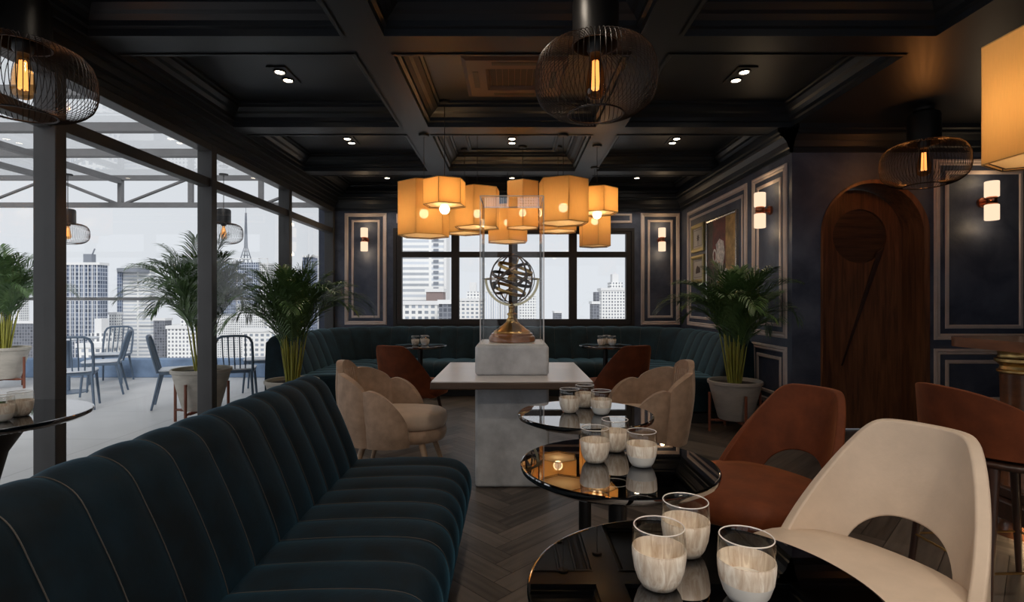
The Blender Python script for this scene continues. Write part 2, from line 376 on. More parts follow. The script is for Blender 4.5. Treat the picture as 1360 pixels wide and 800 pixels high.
# ---- left glazing wall: one bay = one window
BAY = [8.02, 6.44, 4.78, 3.14, 1.49, -.16, -1.81, -3.4]
for i in range(len(BAY)-1):
    y1, y0 = BAY[i], BAY[i+1]
    fr = MB().box(XL-.135, XL, y1, y1+.08, 0, 2.70)
    fr.box(XL-.11, XL-.02, y0+.08, y1, 2.28, 2.36)
    fr.box(XL-.12, XL, y0+.08, y1, 2.60, 2.70).box(XL-.10, XL-.03, y0+.08, y1, 0, .07)
    fr.box(XL-.142, XL-.135, y1+.028, y1+.052, 0, 2.6)
    w = struct(fr.build('window_%d' % (i+1), M['steel'], smooth=0, bevel=.004, segs=1))
    MB().box(XL-.070, XL-.064, y0+.08, y1, .07, 2.28).build('glass_pane', M['glass'], w, smooth=0)
    MB().box(XL-.070, XL-.064, y0+.08, y1, 2.36, 2.60).build('glass_pane', M['glass'], w, smooth=0)
hd = MB().box(-2.95, XL+.03, YF, YB, 2.70, ZB).box(XL+.03, XL+.075, YF, YB, 2.745, ZB).box(XL+.075, XL+.115, YF, YB, 2.80, ZB).box(-2.86, XL+.012, YF, YB, 2.66, 2.70)
trim(hd, M['ceiling'])
# ---- back window
wf = MB(); d = YB+.02
cols = [X(534, d), X(599.6, d), X(610, d), X(675.5, d), X(687.5, d), X(755.5, d), X(766, d), X(831, d)]
rows = [Z(424, d), Z(342, d), Z(334.6, d), Z(311, d)]
holes = [[(cols[2*i], rows[2*j]), (cols[2*i+1], rows[2*j]), (cols[2*i+1], rows[2*j+1]), (cols[2*i], rows[2*j+1])] for i in range(4) for j in range(2)]
wf.prism([[(XW0, ZW0), (XW1, ZW0), (XW1, ZW1), (XW0, ZW1)]]+holes, xz, YB-.012, YB+.075)
w = struct(wf.build('window_8', M['frame_dark'], smooth=0, bevel=.005, segs=1))
for h in holes:
    MB().box(h[0][0], h[1][0], YB+.03, YB+.036, h[0][1], h[2][1]).build('glass_pane', M['glass'], w, smooth=0)
trim(rect_sweep(MB(), XW0-.045, XW1+.045, ZW0-.045, ZW1+.045, [(0, 0), (0, -.02), (.045, -.02), (.045, .02)], lambda u, v, h: (u, YB+h, v)), M['frame_dark'])
# ---- wall panel mouldings
mp_ = [(0, 0), (.004, -.014), (.02, -.02), (.034, -.012), (.046, -.018), (.056, -.006), (.058, 0)]
mp2 = [(0, 0), (.003, -.010), (.015, -.014), (.030, -.010), (.036, 0)]
def panel(fn, u0, u1, v0, v1, gap=.105):
    mb = MB(); rect_sweep(mb, u0, u1, v0, v1, mp_, fn); rect_sweep(mb, u0+gap, u1-gap, v0+gap, v1-gap, mp2, fn)
    return trim(mb, M['trim'], smooth=40)
fb = lambda u, v, h: (u, YB+h, v)
fr_ = lambda u, v, h: (XR+h, u, v)
fw = lambda u, v, h: (u, YW+h, v)
panel(fb, X(457.6, YB), X(513.7, YB), .885, 2.595); panel(fb, X(851, YB), X(903, YB), .885, 2.595)
rect = MB(); rect_sweep(rect, -1.765, 1.83, 2.44, 2.585, mp2, fb); trim(rect, M['trim'], 40)
panel(fr_, 4.985, 5.70, .895, 2.55); panel(fr_, 5.83, 7.80, .895, 2.55)
panel(fr_, 4.985, 5.70, .22, .815); panel(fr_, 5.83, 7.80, .22, .815)
panel(fw, X(1240, YW), 4.82, .89, 2.56); panel(fw, X(1240, YW), 4.82, .22, .81)
panel(fw, 4.98, 6.3, .89, 2.56); panel(fw, 4.98, 6.3, .22, .81)
struct(MB().box(XR-.018, XR, YW, YB, 0, .13).box(XR-.012, XR, YW, YB, .13, .15).build('baseboard_right', M['trim'], smooth=0))
struct(MB().box(AX1+.06, XRR, YW-.018, YW, 0, .13).box(XR, AX0-.06, YW-.018, YW, 0, .13).build('baseboard_back', M['trim'], smooth=0))
# ---- arched door
cas = MB(); ins = arch(AX0+.004, AX1-.004, asz, 0); outs = arch(AX0-.012, AX1+.05, asz, 0)
n_ = len(ins)
casrow = []
for a, b in zip(ins[1:]+ins[:1], outs[1:]+outs[:1]):
    casrow.append([(a[0], YW+.29, a[1]), (a[0], YW-.012, a[1]), (b[0], YW-.012, b[1]), (b[0], YW, b[1])])
cas.grid(casrow)
door = struct(cas.build('door_1', M['doorwood'], smooth=30))
leaf = arch(AX0+.006, AX1-.006, asz-.002, .01)
hc = (X(1141, 5.17), Z(314, 5.17)); hr = .262
hole = [(hc[0]+hr*math.cos(2*PI*i/48), hc[1]+hr*math.sin(2*PI*i/48)) for i in range(48)]
lf = MB().prism([leaf, hole], xz, YW+.262, YW+.295).build('door_leaf', M['doorwood'], door, smooth=0)
MB().prism([hole], xz, YW+.288, YW+.294).build('round_panel', M['doorwood_d'], lf, smooth=0)
p1 = (X(1170, 5.15), Z(333, 5.15)); p0 = (X(1118, 5.15), Z(482, 5.15))
MB().prism([[(p1[0]-.038, p1[1]-.02), (p1[0]+.03, p1[1]+.035), (p0[0]+.012, p0[1]), (p0[0]-.002, p0[1]-.03)]], xz, YW+.235, YW+.263).build('door_handle', M['darkwood'], lf, smooth=0, bevel=.006)

# ================================================================== TERRACE, PERGOLA, CITY
tf = MB().box(-14, XL-.142, -5, 8.75, -.3, 0)
o = struct(tf.build('terrace_floor', M['terrace'], smooth=0))
nt = M['terrace'].node_tree
def tile_lines(m, w, h, dark, msize):
    t = m.node_tree; b = t.nodes['Principled BSDF']; src = b.inputs['Base Color'].links[0].from_socket
    tc = t.nodes.new('ShaderNodeTexCoord'); br = t.nodes.new('ShaderNodeTexBrick'); br.offset = 0
    br.inputs['Scale'].default_value = 1; br.inputs['Brick Width'].default_value = w; br.inputs['Row Height'].default_value = h
    br.inputs['Mortar Size'].default_value = msize; br.inputs['Mortar'].default_value = (*dark, 1)
    t.links.new(tc.outputs['Object'], br.inputs[0]); t.links.new(src, br.inputs['Color1']); t.links.new(src, br.inputs['Color2']); t.links.new(br.outputs[0], b.inputs['Base Color'])
tile_lines(M['terrace'], 1.2, 1.2, (.42, .42, .42), .005)
struct(MB().box(-14, XL-.25, 8.66, 8.90, 0, .30).build('parapet', M['parapet'], smooth=0, bevel=.01))
rl = thing('glass_railing', 'grey steel handrail with clear glass panels along the blue terrace parapet', 'railing', (-8, 8.78, .30))
MB().box(-6, 5.0, -.025, .025, .96, 1.01).build('handrail', M['pergola'], rl, bevel=.004)
for k in range(6): MB().box(-6+k*1.9, -6+k*1.9+1.86, -.005, .005, 0, .96).build('glass_panel', M['glass'], rl, smooth=0)
pg = thing('pergola', 'grey steel pergola with a braced truss and glass roof over the terrace', 'pergola')
TY, TZ0, TZ1 = 8.66, 2.82, 3.27
tr = MB().box(-14, -2.95, TY, TY+.08, TZ0-.035, TZ0+.04).box(-14, -2.95, TY, TY+.08, TZ1-.04, TZ1+.035)
xs = [X(158, TY)-1.15*k for k in range(-2, 6)]
for k, xx in enumerate(xs):
    tr.box(xx-.035, xx+.035, TY+.01, TY+.07, TZ0, TZ1)
    xn = xx+1.15
    if k % 2 == 0: tr.tube([(xx, TY+.04, TZ0), (xn, TY+.04, TZ1)], .026, 6); tr.tube([(xx, TY+.04, TZ0), (xx-1.15, TY+.04, TZ1)], .026, 6)
tr.build('truss', M['pergola'], pg, smooth=0)
for d_ in (7.22, 6.16, 5.1, 4.0, 2.9): MB().box(-14, -2.95, d_-.05, d_+.05, TZ1-.06, TZ1+.04).build('purlin', M['pergola'], pg, smooth=0)
for xx in (X(158, TY), X(80, TY), X(80, TY)-1.6): MB().box(xx-.04, xx+.04, 0, TY, TZ1-.10, TZ1-.02).build('rafter', M['pergola'], pg, smooth=0)
for xx in (-13.0, -10.2): MB().box(xx, xx+.1, TY, TY+.1, 0, TZ1).build('post', M['pergola'], pg, smooth=0)
for k in range(4): MB().box(-14, -2.95, 3.0+k*1.45, 4.42+k*1.45, TZ1+.045, TZ1+.055).build('roof_pane', M['glass'], pg, smooth=0)

# ---- buildings
struct(MB().box(-900, 900, 20, 1500, -62, -60).build('city_ground', pr('pale_city_ground', (.62, .62, .62), .9), smooth=0))
W_ = (.80, .80, .79)
FAC = {
 'grid_dark': facade('dark_glass_grid', (.46, .50, .58), (.030, .045, .08), 2.6, 3.4, .30),
 'grid_blue': facade('blue_glass_grid', (.34, .38, .46), (.05, .07, .12), 2.4, 3.2, .3),
 'stripe': facade('white_striped_slab', W_, (.30, .32, .35), 30, 3.6, .95),
 'small': facade('white_small_windows', W_, (.13, .14, .16), 2.4, 2.6, .62),
 'office': facade('pale_office_windows', (.78, .77, .75), (.16, .18, .21), 3.4, 3.0, .75),
 'vert': facade('white_vertical_ribs', W_, (.28, .30, .34), 2.2, 40, .5),
 'dark': facade('dark_stepped_block', (.20, .21, .24), (.05, .055, .07), 2.2, 2.4, .3),
}
bld_plain = pr('pale_roof_concrete', (.72, .72, .72), .8)
bld_dark = pr('grey_roof_plant', (.22, .24, .28), .8)
def bld(name, label, px0, px1, pyt, D, mat, depth=20, extra=None, group=None):
    x0, x1 = X(px0, D), X(px1, D); cx = (x0+x1)/2; zt = Z(pyt, D); w = (x1-x0)/2
    b = thing(name, label, 'building', (cx, D+depth/2, -60), 0, group)
    H = zt+60
    MB().box(-w, w, -depth/2, depth/2, 0, H).build('facade', mat, b, smooth=0)
    MB().box(-w-.3, w+.3, -depth/2-.3, depth/2+.3, H, H+.9).build('roof_edge', bld_plain, b, smooth=0)
    if extra: extra(b, w, depth, H)
    return b
def ex_tower(b, w, dp, H):
    for k in range(12):
        xx = -w+(k+.5)*2*w/12; MB().box(xx-.10, xx+.10, -dp/2-.3, -dp/2, 0, H).build('fin', bld_plain, b, smooth=0)
    MB().box(w*.30, w*.62, -dp/4, dp/4, H+.9, H+4.0).build('roof_box', bld_dark, b, smooth=0)
    MB().tube([(w*.55, 0, H+3.5), (w*.66, 0, H+6)], .25, 6).build('mast', bld_dark, b)
def ex_crown(b, w, dp, H):
    MB().lathe([(w*1.0, 0), (w*1.02, 1.6), (w*.2, 1.9)], (0, 0, H), 24).build('round_crown', bld_dark, b)
    MB().box(-w-.02, -w*.72, -dp/2-.6, -dp/2+3, 0, H).build('corner_shaft', FAC['grid_blue'], b, smooth=0)
def ex_spire(b, w, dp, H):
    MB().box(-w*.86, -w*.25, -dp/2-1, dp/2, H-24, H+.5).build('side_tower', FAC['grid_blue'], b, smooth=0)
    MB().box(-w*.12, w*.68, -dp/2-2, dp/2, H-19, H+1).build('front_tower', FAC['grid_dark'], b, smooth=0)
    mb = MB()
    for k in range(7):
        xx = -w+k*2*w/6; mb.box(xx-.18, xx+.18, -dp/2-.6, -dp/2-.2, H-3, H+3.2)
    mb.box(-w, w, -dp/2-.6, -dp/2-.2, H+2.8, H+3.2); mb.build('crown_frame', bld_plain, b, smooth=0)
    mb = MB()
    for sx in (-1, 1):
        for sy in (-1, 1): mb.tube([(sx*2.4, sy*2.4, H), (sx*.5, sy*.5, H+9), (sx*.22, sy*.22, H+26)], [.3, .22, .12], 5)
    for k in range(12): 
        z = H+1+k*2.0; r = max(.2, 2.4-.22*(z-H)); mb.ring((0, 0, z), r*1.2, .16, 4, 4)
    mb.tube([(0, 0, H+22), (0, 0, H+31)], .12, 5)
    mb.build('spire', bld_dark, b, smooth=0)
def ex_slab(b, w, dp, H):
    for k in range(20): MB().box(w*.62, w*.80, -dp/2-.3, -dp/2, H-1.6-k*1.55, H-.9-k*1.55).build('balcony', bld_dark, b, smooth=0)
    MB().box(w*.99, w*1.08, -dp/2-.3, dp/2, 0, H).build('end_wall', bld_plain, b, smooth=0)
def ex_steps(b, w, dp, H):
    MB().box(-w*.25, w*.75, -dp/3, dp/3, H, H+3).build('upper_step', FAC['small'], b, smooth=0)
    MB().box(-w*.05, w*.45, -dp/4, dp/4, H+3, H+6).build('roof_box', bld_plain, b, smooth=0)
bld('office_tower', 'broad dark gridded glass tower with a rooftop box, left of the striped tower', 62, 132, 352, 190, FAC['grid_dark'], 4, ex_tower)
bld('office_tower', 'pale striped tower with dark flared roof, right of the dark gridded tower', 157, 200, 362, 230, FAC['stripe'], 3, ex_crown)
bld('office_tower', 'tall white tower topped by a lattice spire behind the second window post', 289, 356, 352, 260, FAC['small'], 6, ex_spire)
bld('apartment_block', 'low cream building of small windows behind the outdoor palm', 222, 262, 437, 150, FAC['small'], 6, ex_steps)
bld('apartment_block', 'narrow white building between the dark gridded and striped towers', 145, 155, 418, 212, FAC['small'], 3)
bld('apartment_block', 'low pale rooftop block just above the blue parapet under the dark tower', 103, 140, 462, 110, FAC['office'], 4, ex_steps)
bld('office_tower', 'slim blue glass tower seen between the last two window posts', 402, 416, 342, 240, FAC['grid_blue'], 5)
bld('apartment_block', 'plain white slab building beside the slim blue tower', 420, 438, 341, 262, FAC['vert'], 5)
bld('apartment_block', 'stepped white building at the far left edge of the view', -20, 26, 374, 250, FAC['small'], 5, ex_steps)
bld('apartment_block', 'dark low block in front of the stepped white building at far left', -10, 52, 430, 180, FAC['dark'], 4)
bld('apartment_block', 'low cream building right of the outdoor palm behind the slat chair', 322, 396, 441, 140, FAC['office'], 6, ex_steps)
bld('apartment_block', 'small grey block at foot of the pale striped tower', 204, 219, 426, 200, FAC['dark'], 4)
bld('apartment_block', 'tall white slab with horizontal bands filling the leftmost back window pane', 515, 590, 312, 150, FAC['stripe'], 8, ex_slab)
bld('apartment_block', 'low pale office block at bottom of the leftmost back window pane', 525, 581, 405, 120, FAC['office'], 6)
bld('apartment_block', 'dark balconied block at bottom right of the leftmost back window pane', 583, 604, 404, 112, FAC['dark'], 4)
bld('apartment_block', 'brown and white rooftop blocks on the pale office building in the back window', 566, 588, 388, 140, pr('brown_wall_block', (.25, .19, .18), .8), 6)
bld('apartment_block', 'wide pale block in the second back window pane', 606, 642, 400, 170, FAC['office'], 6, ex_steps)
bld('office_tower', 'white ribbed building behind the armillary sphere', 645, 672, 388, 220, FAC['vert'], 16)
bld('office_tower', 'white building of dark window columns right of the armillary stand', 690, 712, 394, 210, FAC['small'], 16)
bld('apartment_block', 'tiny dark topped building low in the third back window pane', 737, 746, 416, 260, FAC['dark'], 14)
bld('office_tower', 'white stepped tower of square windows in the rightmost back window pane', 799, 832, 386, 190, FAC['small'], 8, ex_steps)
bld('office_tower', 'dark stepped tower left of the white stepped tower in the rightmost pane', 787, 796, 404, 175, FAC['dark'], 6, lambda b, w, dp, H: MB().box(0, w, -dp/2, dp/2, H, H+4).build('upper_step', FAC['dark'], b, smooth=0))

# ================================================================== BOOTHS (channelled velvet)
def chain(pts, step=.0155):
    out = [0.0]; 
    for i in range(1, len(pts)): out.append(out[-1]+math.dist(pts[i], pts[i-1]))
    n = max(2, int(out[-1]/step)); res = []; j = 0
    for k in range(n+1):
        s = out[-1]*k/n
        while j < len(out)-2 and out[j+1] < s: j += 1
        t = (s-out[j])/max(1e-9, out[j+1]-out[j]); res.append((pts[j][0]+(pts[j+1][0]-pts[j][0])*t, pts[j][1]+(pts[j+1][1]-pts[j][1])*t, s))
    return res, out[-1]
def spline2(pts, n=5):
    out = []
    P = [pts[0]]+pts+[pts[-1]]
    for i in range(1, len(P)-2):
        for k in range(n):
            t = k/n; a, b, c, d_ = P[i-1], P[i], P[i+1], P[i+2]
            out.append(tuple(.5*((2*b[q])+(-a[q]+c[q])*t+(2*a[q]-5*b[q]+4*c[q]-d_[q])*t*t+(-a[q]+3*b[q]-3*c[q]+d_[q])*t**3) for q in (0, 1)))
    out.append(pts[-1]); return out
def channel_part(name, parent, path, inward, sect, width, amp, mat, amps=None, endround=.05):
    """sect = [(off, z)] open 2-D section, off>0 inward; bumped outwards by channels; closed with end caps"""
    smp, tot = chain(path); ncha = max(1, round(tot/width)); wd = tot/ncha
    m = len(sect)
    nr = []
    for i in range(m):
        a = sect[max(0, i-1)]; b = sect[min(m-1, i+1)]; dx, dz = b[0]-a[0], b[1]-a[1]; L = math.hypot(dx, dz) or 1
        nr.append((-dz/L, dx/L))
    cx = sum(p[0] for p in sect)/m; cz = sum(p[1] for p in sect)/m
    flip = sum((sect[i][0]-cx)*nr[i][0]+(sect[i][1]-cz)*nr[i][1] for i in range(m)) < 0
    if flip: nr = [(-a, -b) for a, b in nr]
    rows = []; seams = []
    K = len(smp)
    for k, (x, y, s) in enumerate(smp):
        a = smp[max(0, k-1)]; b = smp[min(K-1, k+1)]; tx, ty = b[0]-a[0], b[1]-a[1]; L = math.hypot(tx, ty); tx /= L; ty /= L
        nx, ny = (-ty, tx) if inward > 0 else (ty, -tx)
        u = (s/wd) % 1.0
        if s > tot-1e-6: u = 0
        bump = (max(0, 1-(2*u-1)**2))**.55
        e = min(s, tot-s); er = 0 if e > endround else -(1-math.sqrt(max(0, 1-(1-e/endround)**2)))*endround*.8
        row = []
        for i, (o_, z) in enumerate(sect):
            am = amp*(amps[i] if amps else 1); dd = bump*am+er*(amps[i] if amps else 1)
            oo = o_+nr[i][0]*dd; zz = z+nr[i][1]*dd
            row.append((x+nx*oo, y+ny*oo, zz))
        rows.append(row)
    for c in range(1, ncha):
        k = min(range(K), key=lambda q: abs(smp[q][2]-c*wd)); x, y, s = smp[k]
        a = smp[max(0, k-1)]; b = smp[min(K-1, k+1)]; tx, ty = b[0]-a[0], b[1]-a[1]; L = math.hypot(tx, ty); tx /= L; ty /= L
        nx, ny = (-ty, tx) if inward > 0 else (ty, -tx)
        seams.append([(x+nx*(o_+nr[i][0]*.006), y+ny*(o_+nr[i][0]*.006), z+nr[i][1]*.006) for i, (o_, z) in enumerate(sect) if not amps or amps[i] > .4])
    mb = MB(); mb.grid(rows, closed_v=True)
    n = len(mb.v); mb.f.append(tuple(range(m))[::-1]); mb.mi.append(0); mb.f.append(tuple(range(n-m, n))); mb.mi.append(0)
    ob = mb.build(name, mat, parent, smooth=50)
    pm = MB()
    for s_ in seams: pm.tube(s_, .0015, 5)
    if seams: pm.build('piping', M['piping'], ob)
    return ob
def booth(name, label, path, inward, mat, seat_d, width, zs=.44, zc=.86, lean=.20, thick=.14):
    t = thing(name, label, 'booth', (0, 0, 0))
    back = spline2([(0, .36), (-.012, zs+.02), (-lean*.35, .62), (-lean*.62, zc-.12), (-lean*.85, zc-.035), (-lean-.03, zc), (-lean-.08, zc-.008), (-lean-.125, zc-.05), (-lean-thick, zc-.14), (-lean-thick, .14), (-lean-.02, .12), (-.04, .12)])
    am = [1 if p[1] > .38 and p[0] > -lean-.12 else .0 for p in back]
    channel_part('backrest', t, path, inward, back, width, .015, mat, am)
    f = seat_d
    seat = spline2([(-.02, zs-.06), (-.01, zs-.012), (.05, zs), (f*.5, zs+.010), (f*.82, zs+.004), (f*.95, zs-.028), (f, zs-.09), (f-.004, zs-.16), (f-.03, zs-.24), (f-.06, zs-.31), (f-.10, .12), (.05, .12)])
    am = [1 if p[1] > .14 and p[0] > 0 else 0 for p in seat]
    channel_part('seat', t, path, inward, seat, width, .017, mat, am)
    pl = spline2([(f-.15, 0), (f-.15, .10), (-lean, .10), (-lean, 0)], 1)
    for nm, sec, mt in (('plinth', pl, M['plinth']), ('brass_strip', [(f-.148, .085), (f-.148, .105), (f-.156, .105), (f-.156, .085)], M['brass'])):
        smp, tot = chain(path, .06); K = len(smp); rows = []
        for k, (x, y, s) in enumerate(smp):
            a = smp[max(0, k-1)]; b = smp[min(K-1, k+1)]; tx, ty = b[0]-a[0], b[1]-a[1]; L = math.hypot(tx, ty); tx /= L; ty /= L
            nx, ny = (-ty, tx) if inward > 0 else (ty, -tx)
            rows.append([(x+nx*o_, y+ny*o_, z) for o_, z in sec])
        mb = MB().grid(rows, closed_v=True); m = len(sec); n = len(mb.v)
        mb.f += [tuple(range(m))[::-1], tuple(range(n-m, n))]; mb.mi += [0, 0]
        mb.build(nm, mt, t, smooth=0)
    return t
booth('banquette', 'dark teal channelled velvet banquette running along the left foreground', [(-.78, -1.5), (-.78, 2.72)], -1, M['velvet'], .56, .155)
def upath():
    L, R, B, r = -2.27, 2.13, 7.42, .62
    p = [(L, 5.62)]+[(L+r-r*math.cos(a), B-r+r*math.sin(a)) for a in [PI/2*i/14 for i in range(15)]]
    p += [(R-r+r*math.sin(a), B-r+r*math.cos(a)) for a in [PI/2*i/14 for i in range(15)]]+[(R, 5.42)]
    return p
booth('banquette', 'teal channelled velvet corner banquette curving round the back of the room under the window', upath(), -1, M['velvet_u'], .60, .235, zs=.44, zc=.87, lean=.20, thick=.14)

# ================================================================== CENTRE: pedestal table, block, glass case, armillary
ct = thing('pedestal_table', 'square pale tabletop on a wide concrete pillar in the middle of the room', 'table', (0, 3.81, 0))
MB().box(-.2475, .2475, -.26, .26, 0, .70).build('pillar', M['concrete'], ct, bevel=.022, segs=4)
MB().box(-.508, .508, -.52, .52, .70, .742).build('edge_band', M['tableedge'], ct, bevel=.006)
MB().box(-.504, .504, -.516, .516, .742, .75).build('tabletop', M['tabletop'], ct, bevel=.003)
pb = tag(MB().box(-.2475, .2475, -.26, .26, 0, .203).build('concrete_plinth', M['concrete'], bevel=.022, segs=4), 'concrete block on the pale table carrying the glass display case', 'plinth'); pb.location = (0, 3.81, .75)
gc = thing('display_case', 'tall clear glass display case on the concrete block over the armillary sphere', 'display case', (0, 3.81, .953))
g, hz = .215, 1.01
for x0, x1, y0, y1, z0, z1 in ((-g, g, -g, -g+.008, 0, hz-.01), (-g, g, g-.008, g, 0, hz-.01), (-g, -g+.008, -g+.008, g-.008, 0, hz-.01), (g-.008, g, -g+.008, g-.008, 0, hz-.01), (-g, g, -g, g, hz-.01, hz)):
    MB().box(x0, x1, y0, y1, z0, z1).build('glass_pane', M['case_glass'], gc, smooth=0)
M['edge'] = pr('polished_glass_edge', (.75, .70, .68), .12, spec=.8)
eb = MB()
for sx in (-1, 1):
    for sy in (-1, 1): eb.box(sx*g-.003, sx*g+.003, sy*g-.003, sy*g+.003, 0, hz)
for sy in (-1, 1): eb.box(-g, g, sy*g-.003, sy*g+.003, hz-.004, hz+.002).box(sy*g-.003, sy*g+.003, -g, g, hz-.004, hz+.002)
eb.build('polished_edge', M['edge'], gc, smooth=0)
MB().box(-g-.01, g+.01, -g-.01, g+.01, 0, .006).build('base_plate', M['cupwhite'], gc, smooth=0)
arm = thing('armillary_sphere', 'bronze and gold armillary sphere on a turned stand inside the glass case', 'armillary sphere', (0, 3.81, .960))
MB().lathe([(0, 0), (.160, 0), (.166, .008), (.166, .028), (.160, .040), (.150, .046), (.148, .058), (.135, .064), (0, .066)], n=56).build('foot', M['basewood'], arm)
MB().lathe([(0, .064), (.134, .064), (.128, .076), (.108, .088), (.100, .092), (.086, .106), (.062, .122), (.056, .130), (.047, .136), (.040, .150), (.040, .160), (.030, .168), (.028, .186), (.036, .192), (.036, .200), (.022, .208), (.017, .235), (.026, .245), (.026, .252), (.014, .262), (.013, .272), (.02, .278), (0, .282)], n=48).build('turned_stem', M['brass'], arm)
cz = 1.408-.960
def rot(ax, ay, az=0): return (Matrix.Rotation(az, 3, 'Z') @ Matrix.Rotation(ay, 3, 'Y') @ Matrix.Rotation(ax, 3, 'X'))
yk = MB(); pts = [(-.187*math.cos(a), 0, cz-.187*math.sin(a)) for a in [PI*i/28 for i in range(29)]]
rows_ = [[(p[0]*(1+q), w_, (p[2]-cz)*(1+q)+cz) for q, w_ in ((-.045, -.010), (.045, -.010), (.045, .010), (-.045, .010))] for p in pts]
yk.grid(rows_, closed_v=True); yk.build('yoke', M['palegold'], arm, smooth=40)
MB().ring((0, 0, cz), .192, .016, 56, 4, rz=.004).build('horizon_ring', M['palegold'], arm, smooth=40)
for k, (ax_, R_, r_, h_, mt) in enumerate(((rot(PI/2, 0, .60), .178, .003, .011, 'bronze'), (rot(PI/2, 0, -.95), .172, .003, .008, 'bronze'), (rot(PI/2, .2, -.25), .165, .003, .008, 'bronze'), (rot(-.35, -.62), .158, .003, .013, 'bronze'))):
    MB().ring((0, 0, cz), R_, r_, 56, 4, ax_, h_).build('ring_band', M[mt], arm, smooth=40)
tl = rot(.22, .32)
MB().ring((0, 0, cz), .150, .003, 56, 4, tl, .012).build('ring_band', M['bronze'], arm, smooth=40)
for off in (-.078, .078):
    MB().ring(tuple(tl @ Vector((0, 0, off))+Vector((0, 0, cz))), .128, .003, 48, 4, tl, .012).build('ring_band', M['brass'], arm, smooth=40)
ax = MB().tube([tuple(tl @ Vector((0, 0, -.16))+Vector((0, 0, cz))), tuple(tl @ Vector((0, 0, .16))+Vector((0, 0, cz)))], .004, 8); ax.build('axis_rod', M['brass'], arm)
MB().lathe([(.0001, -.034)]+[(.034*math.cos(a), .034*math.sin(a)) for a in [-PI/2+PI*i/12 for i in range(1, 12)]]+[(.0001, .034)], (0, 0, cz), 24).build('inner_globe', M['brass'], arm)

# ================================================================== CUPS AND TABLES
def make_cup(label, white):
    c = thing('glass_cup', label, 'cup', (0, 0, 0), 0)
    pr_o = [(.022, .0), (.030, .003), (.037, .014), (.043, .032), (.046, .052), (.0465, .068), (.044, .094), (.0425, .104)]
    if white:
        MB().lathe([(.0001, .0), (.022, 0), (.030, .003), (.037, .014), (.0436, .034), (.0001, .034)], n=40).build('white_base', M['cupwhite'], c, smooth=40)
        MB().lathe([(.0405, .034), (.0436, .034), (.046, .052), (.0465, .066), (.0458, .068), (.0442, .068), (.0436, .052), (.041, .034), (.034, .018), (.020, .011), (.0001, .010)], n=40).build('wooden_sleeve', M['cupwood'], c, smooth=40)
    else:
        MB().lathe([(.0001, .0), (.022, 0), (.030, .003), (.037, .014), (.043, .032), (.046, .052), (.0465, .066), (.0458, .068), (.0442, .068), (.0436, .052), (.041, .034), (.034, .018), (.020, .011), (.0001, .010)], n=40).build('wooden_sleeve', M['cupwood'], c, smooth=40)
    MB().lathe([(.0462, .066), (.0455, .085), (.0440, .104), (.0430, .1055), (.0420, .104), (.0435, .085), (.0442, .068)], n=48).build('glass_wall', M['cup_glass'], c, smooth=50)
    MB().ring((0, 0, .1050), .0430, .0011, 48, 6).build('rim', M['edge'], c)
    return c
cup_a = make_cup('x', False); cup_w = make_cup('x', True); used = {'a': False, 'w': False}
def cup(kind, loc, label, group):
    src = cup_a if kind == 'a' else cup_w
    if not used[kind]:
        used[kind] = True; src.location = loc; src['label'] = label; src['group'] = group; src.rotation_euler.z = random.random()*6; return src
    return dup(src, loc, random.random()*6, label, group)
def round_table(label, x, y, r=.30, group='round black glass tables', trumpet=False):
    t = thing('round_table', label, 'table', (x, y, 0), 0, group)
    MB().lathe([(.0001, .722), (r-.020, .722), (r-.018, .722), (r-.003, .732), (r, .740), (r, .746), (r-.002, .7488), (r-.006, .75), (r-.0065, .75), (r-.02, .75), (.0001, .75)], n=96).build('tabletop', M['blackglass'], t, smooth=35)
    if trumpet:
        MB().lathe([(.24, 0), (.24, .012), (.10, .05), (.075, .15), (.08, .45), (.11, .58), (.17, .68), (.24, .728)], n=40).build('column', M['blackmetal'], t, smooth=50)
    else:
        MB().lathe([(.028, .012), (.028, .70), (.05, .715), (.09, .728)], n=28).build('column', M['blackmetal'], t, smooth=50)
        MB().lathe([(.0001, 0), (.21, 0), (.21, .008), (.19, .014), (.04, .022), (.0001, .022)], n=48).build('base', M['blackmetal'], t, smooth=40)
    return t
offs = [('a', -.068, .012), ('a', .017, .13), ('w', .067, -.03)]
tabs = [(.326, .92, 'round black glass table nearest the camera at the bottom edge'), (.326, 1.64, 'middle round black glass table reflecting the amber lanterns'), (.326, 2.37, 'round black glass table furthest along the row, beside the concrete pillar')]
names = ['nearest', 'middle', 'farthest']
for (x, y, lb), nm in zip(tabs, names):
    round_table(lb, x, y)
    for (k, dx, dy), wh in zip(offs, ('left', 'rear', 'right')):
        what = 'white-bottomed wood-grain glass cup' if k == 'w' else 'wood-grain glass cup'
        cup(k, (x+dx, y+dy, .7502), '%s at the %s of the trio on the %s foreground black table' % (what, wh, nm), 'glass cups on the row of black tables')
round_table('round black glass table on a flared base beside the glass wall at far left', -2.33, 2.30, .41, None, True)
cup('a', (-2.14, 2.31, .7502), 'wood-grain glass cup on the left table, right one of the pair', 'glass cups on the table by the glass wall')
cup('w', (-2.12, 2.20, .7502), 'white-bottomed glass cup on the left table, at the picture edge', 'glass cups on the table by the glass wall')
round_table('small round black table before the back banquette, left of the display case', -1.04, 6.02)
round_table('small round black table before the back banquette, right of the display case', 1.06, 6.02)
for sx, sd in ((-1.04, 'left'), (1.06, 'right')):
    for (k, dx, dy), wh in zip((('a', -.05, -.03), ('a', .03, .09), ('w', .065, -.05)), ('left', 'rear', 'right')):
        what = 'white-bottomed glass cup' if k == 'w' else 'small wood-grain cup'
        cup(k, (sx+dx, 6.02+dy, .7502), '%s, %s of three, on the back table %s of the display case' % (what, wh, sd), 'glass cups on the back tables')

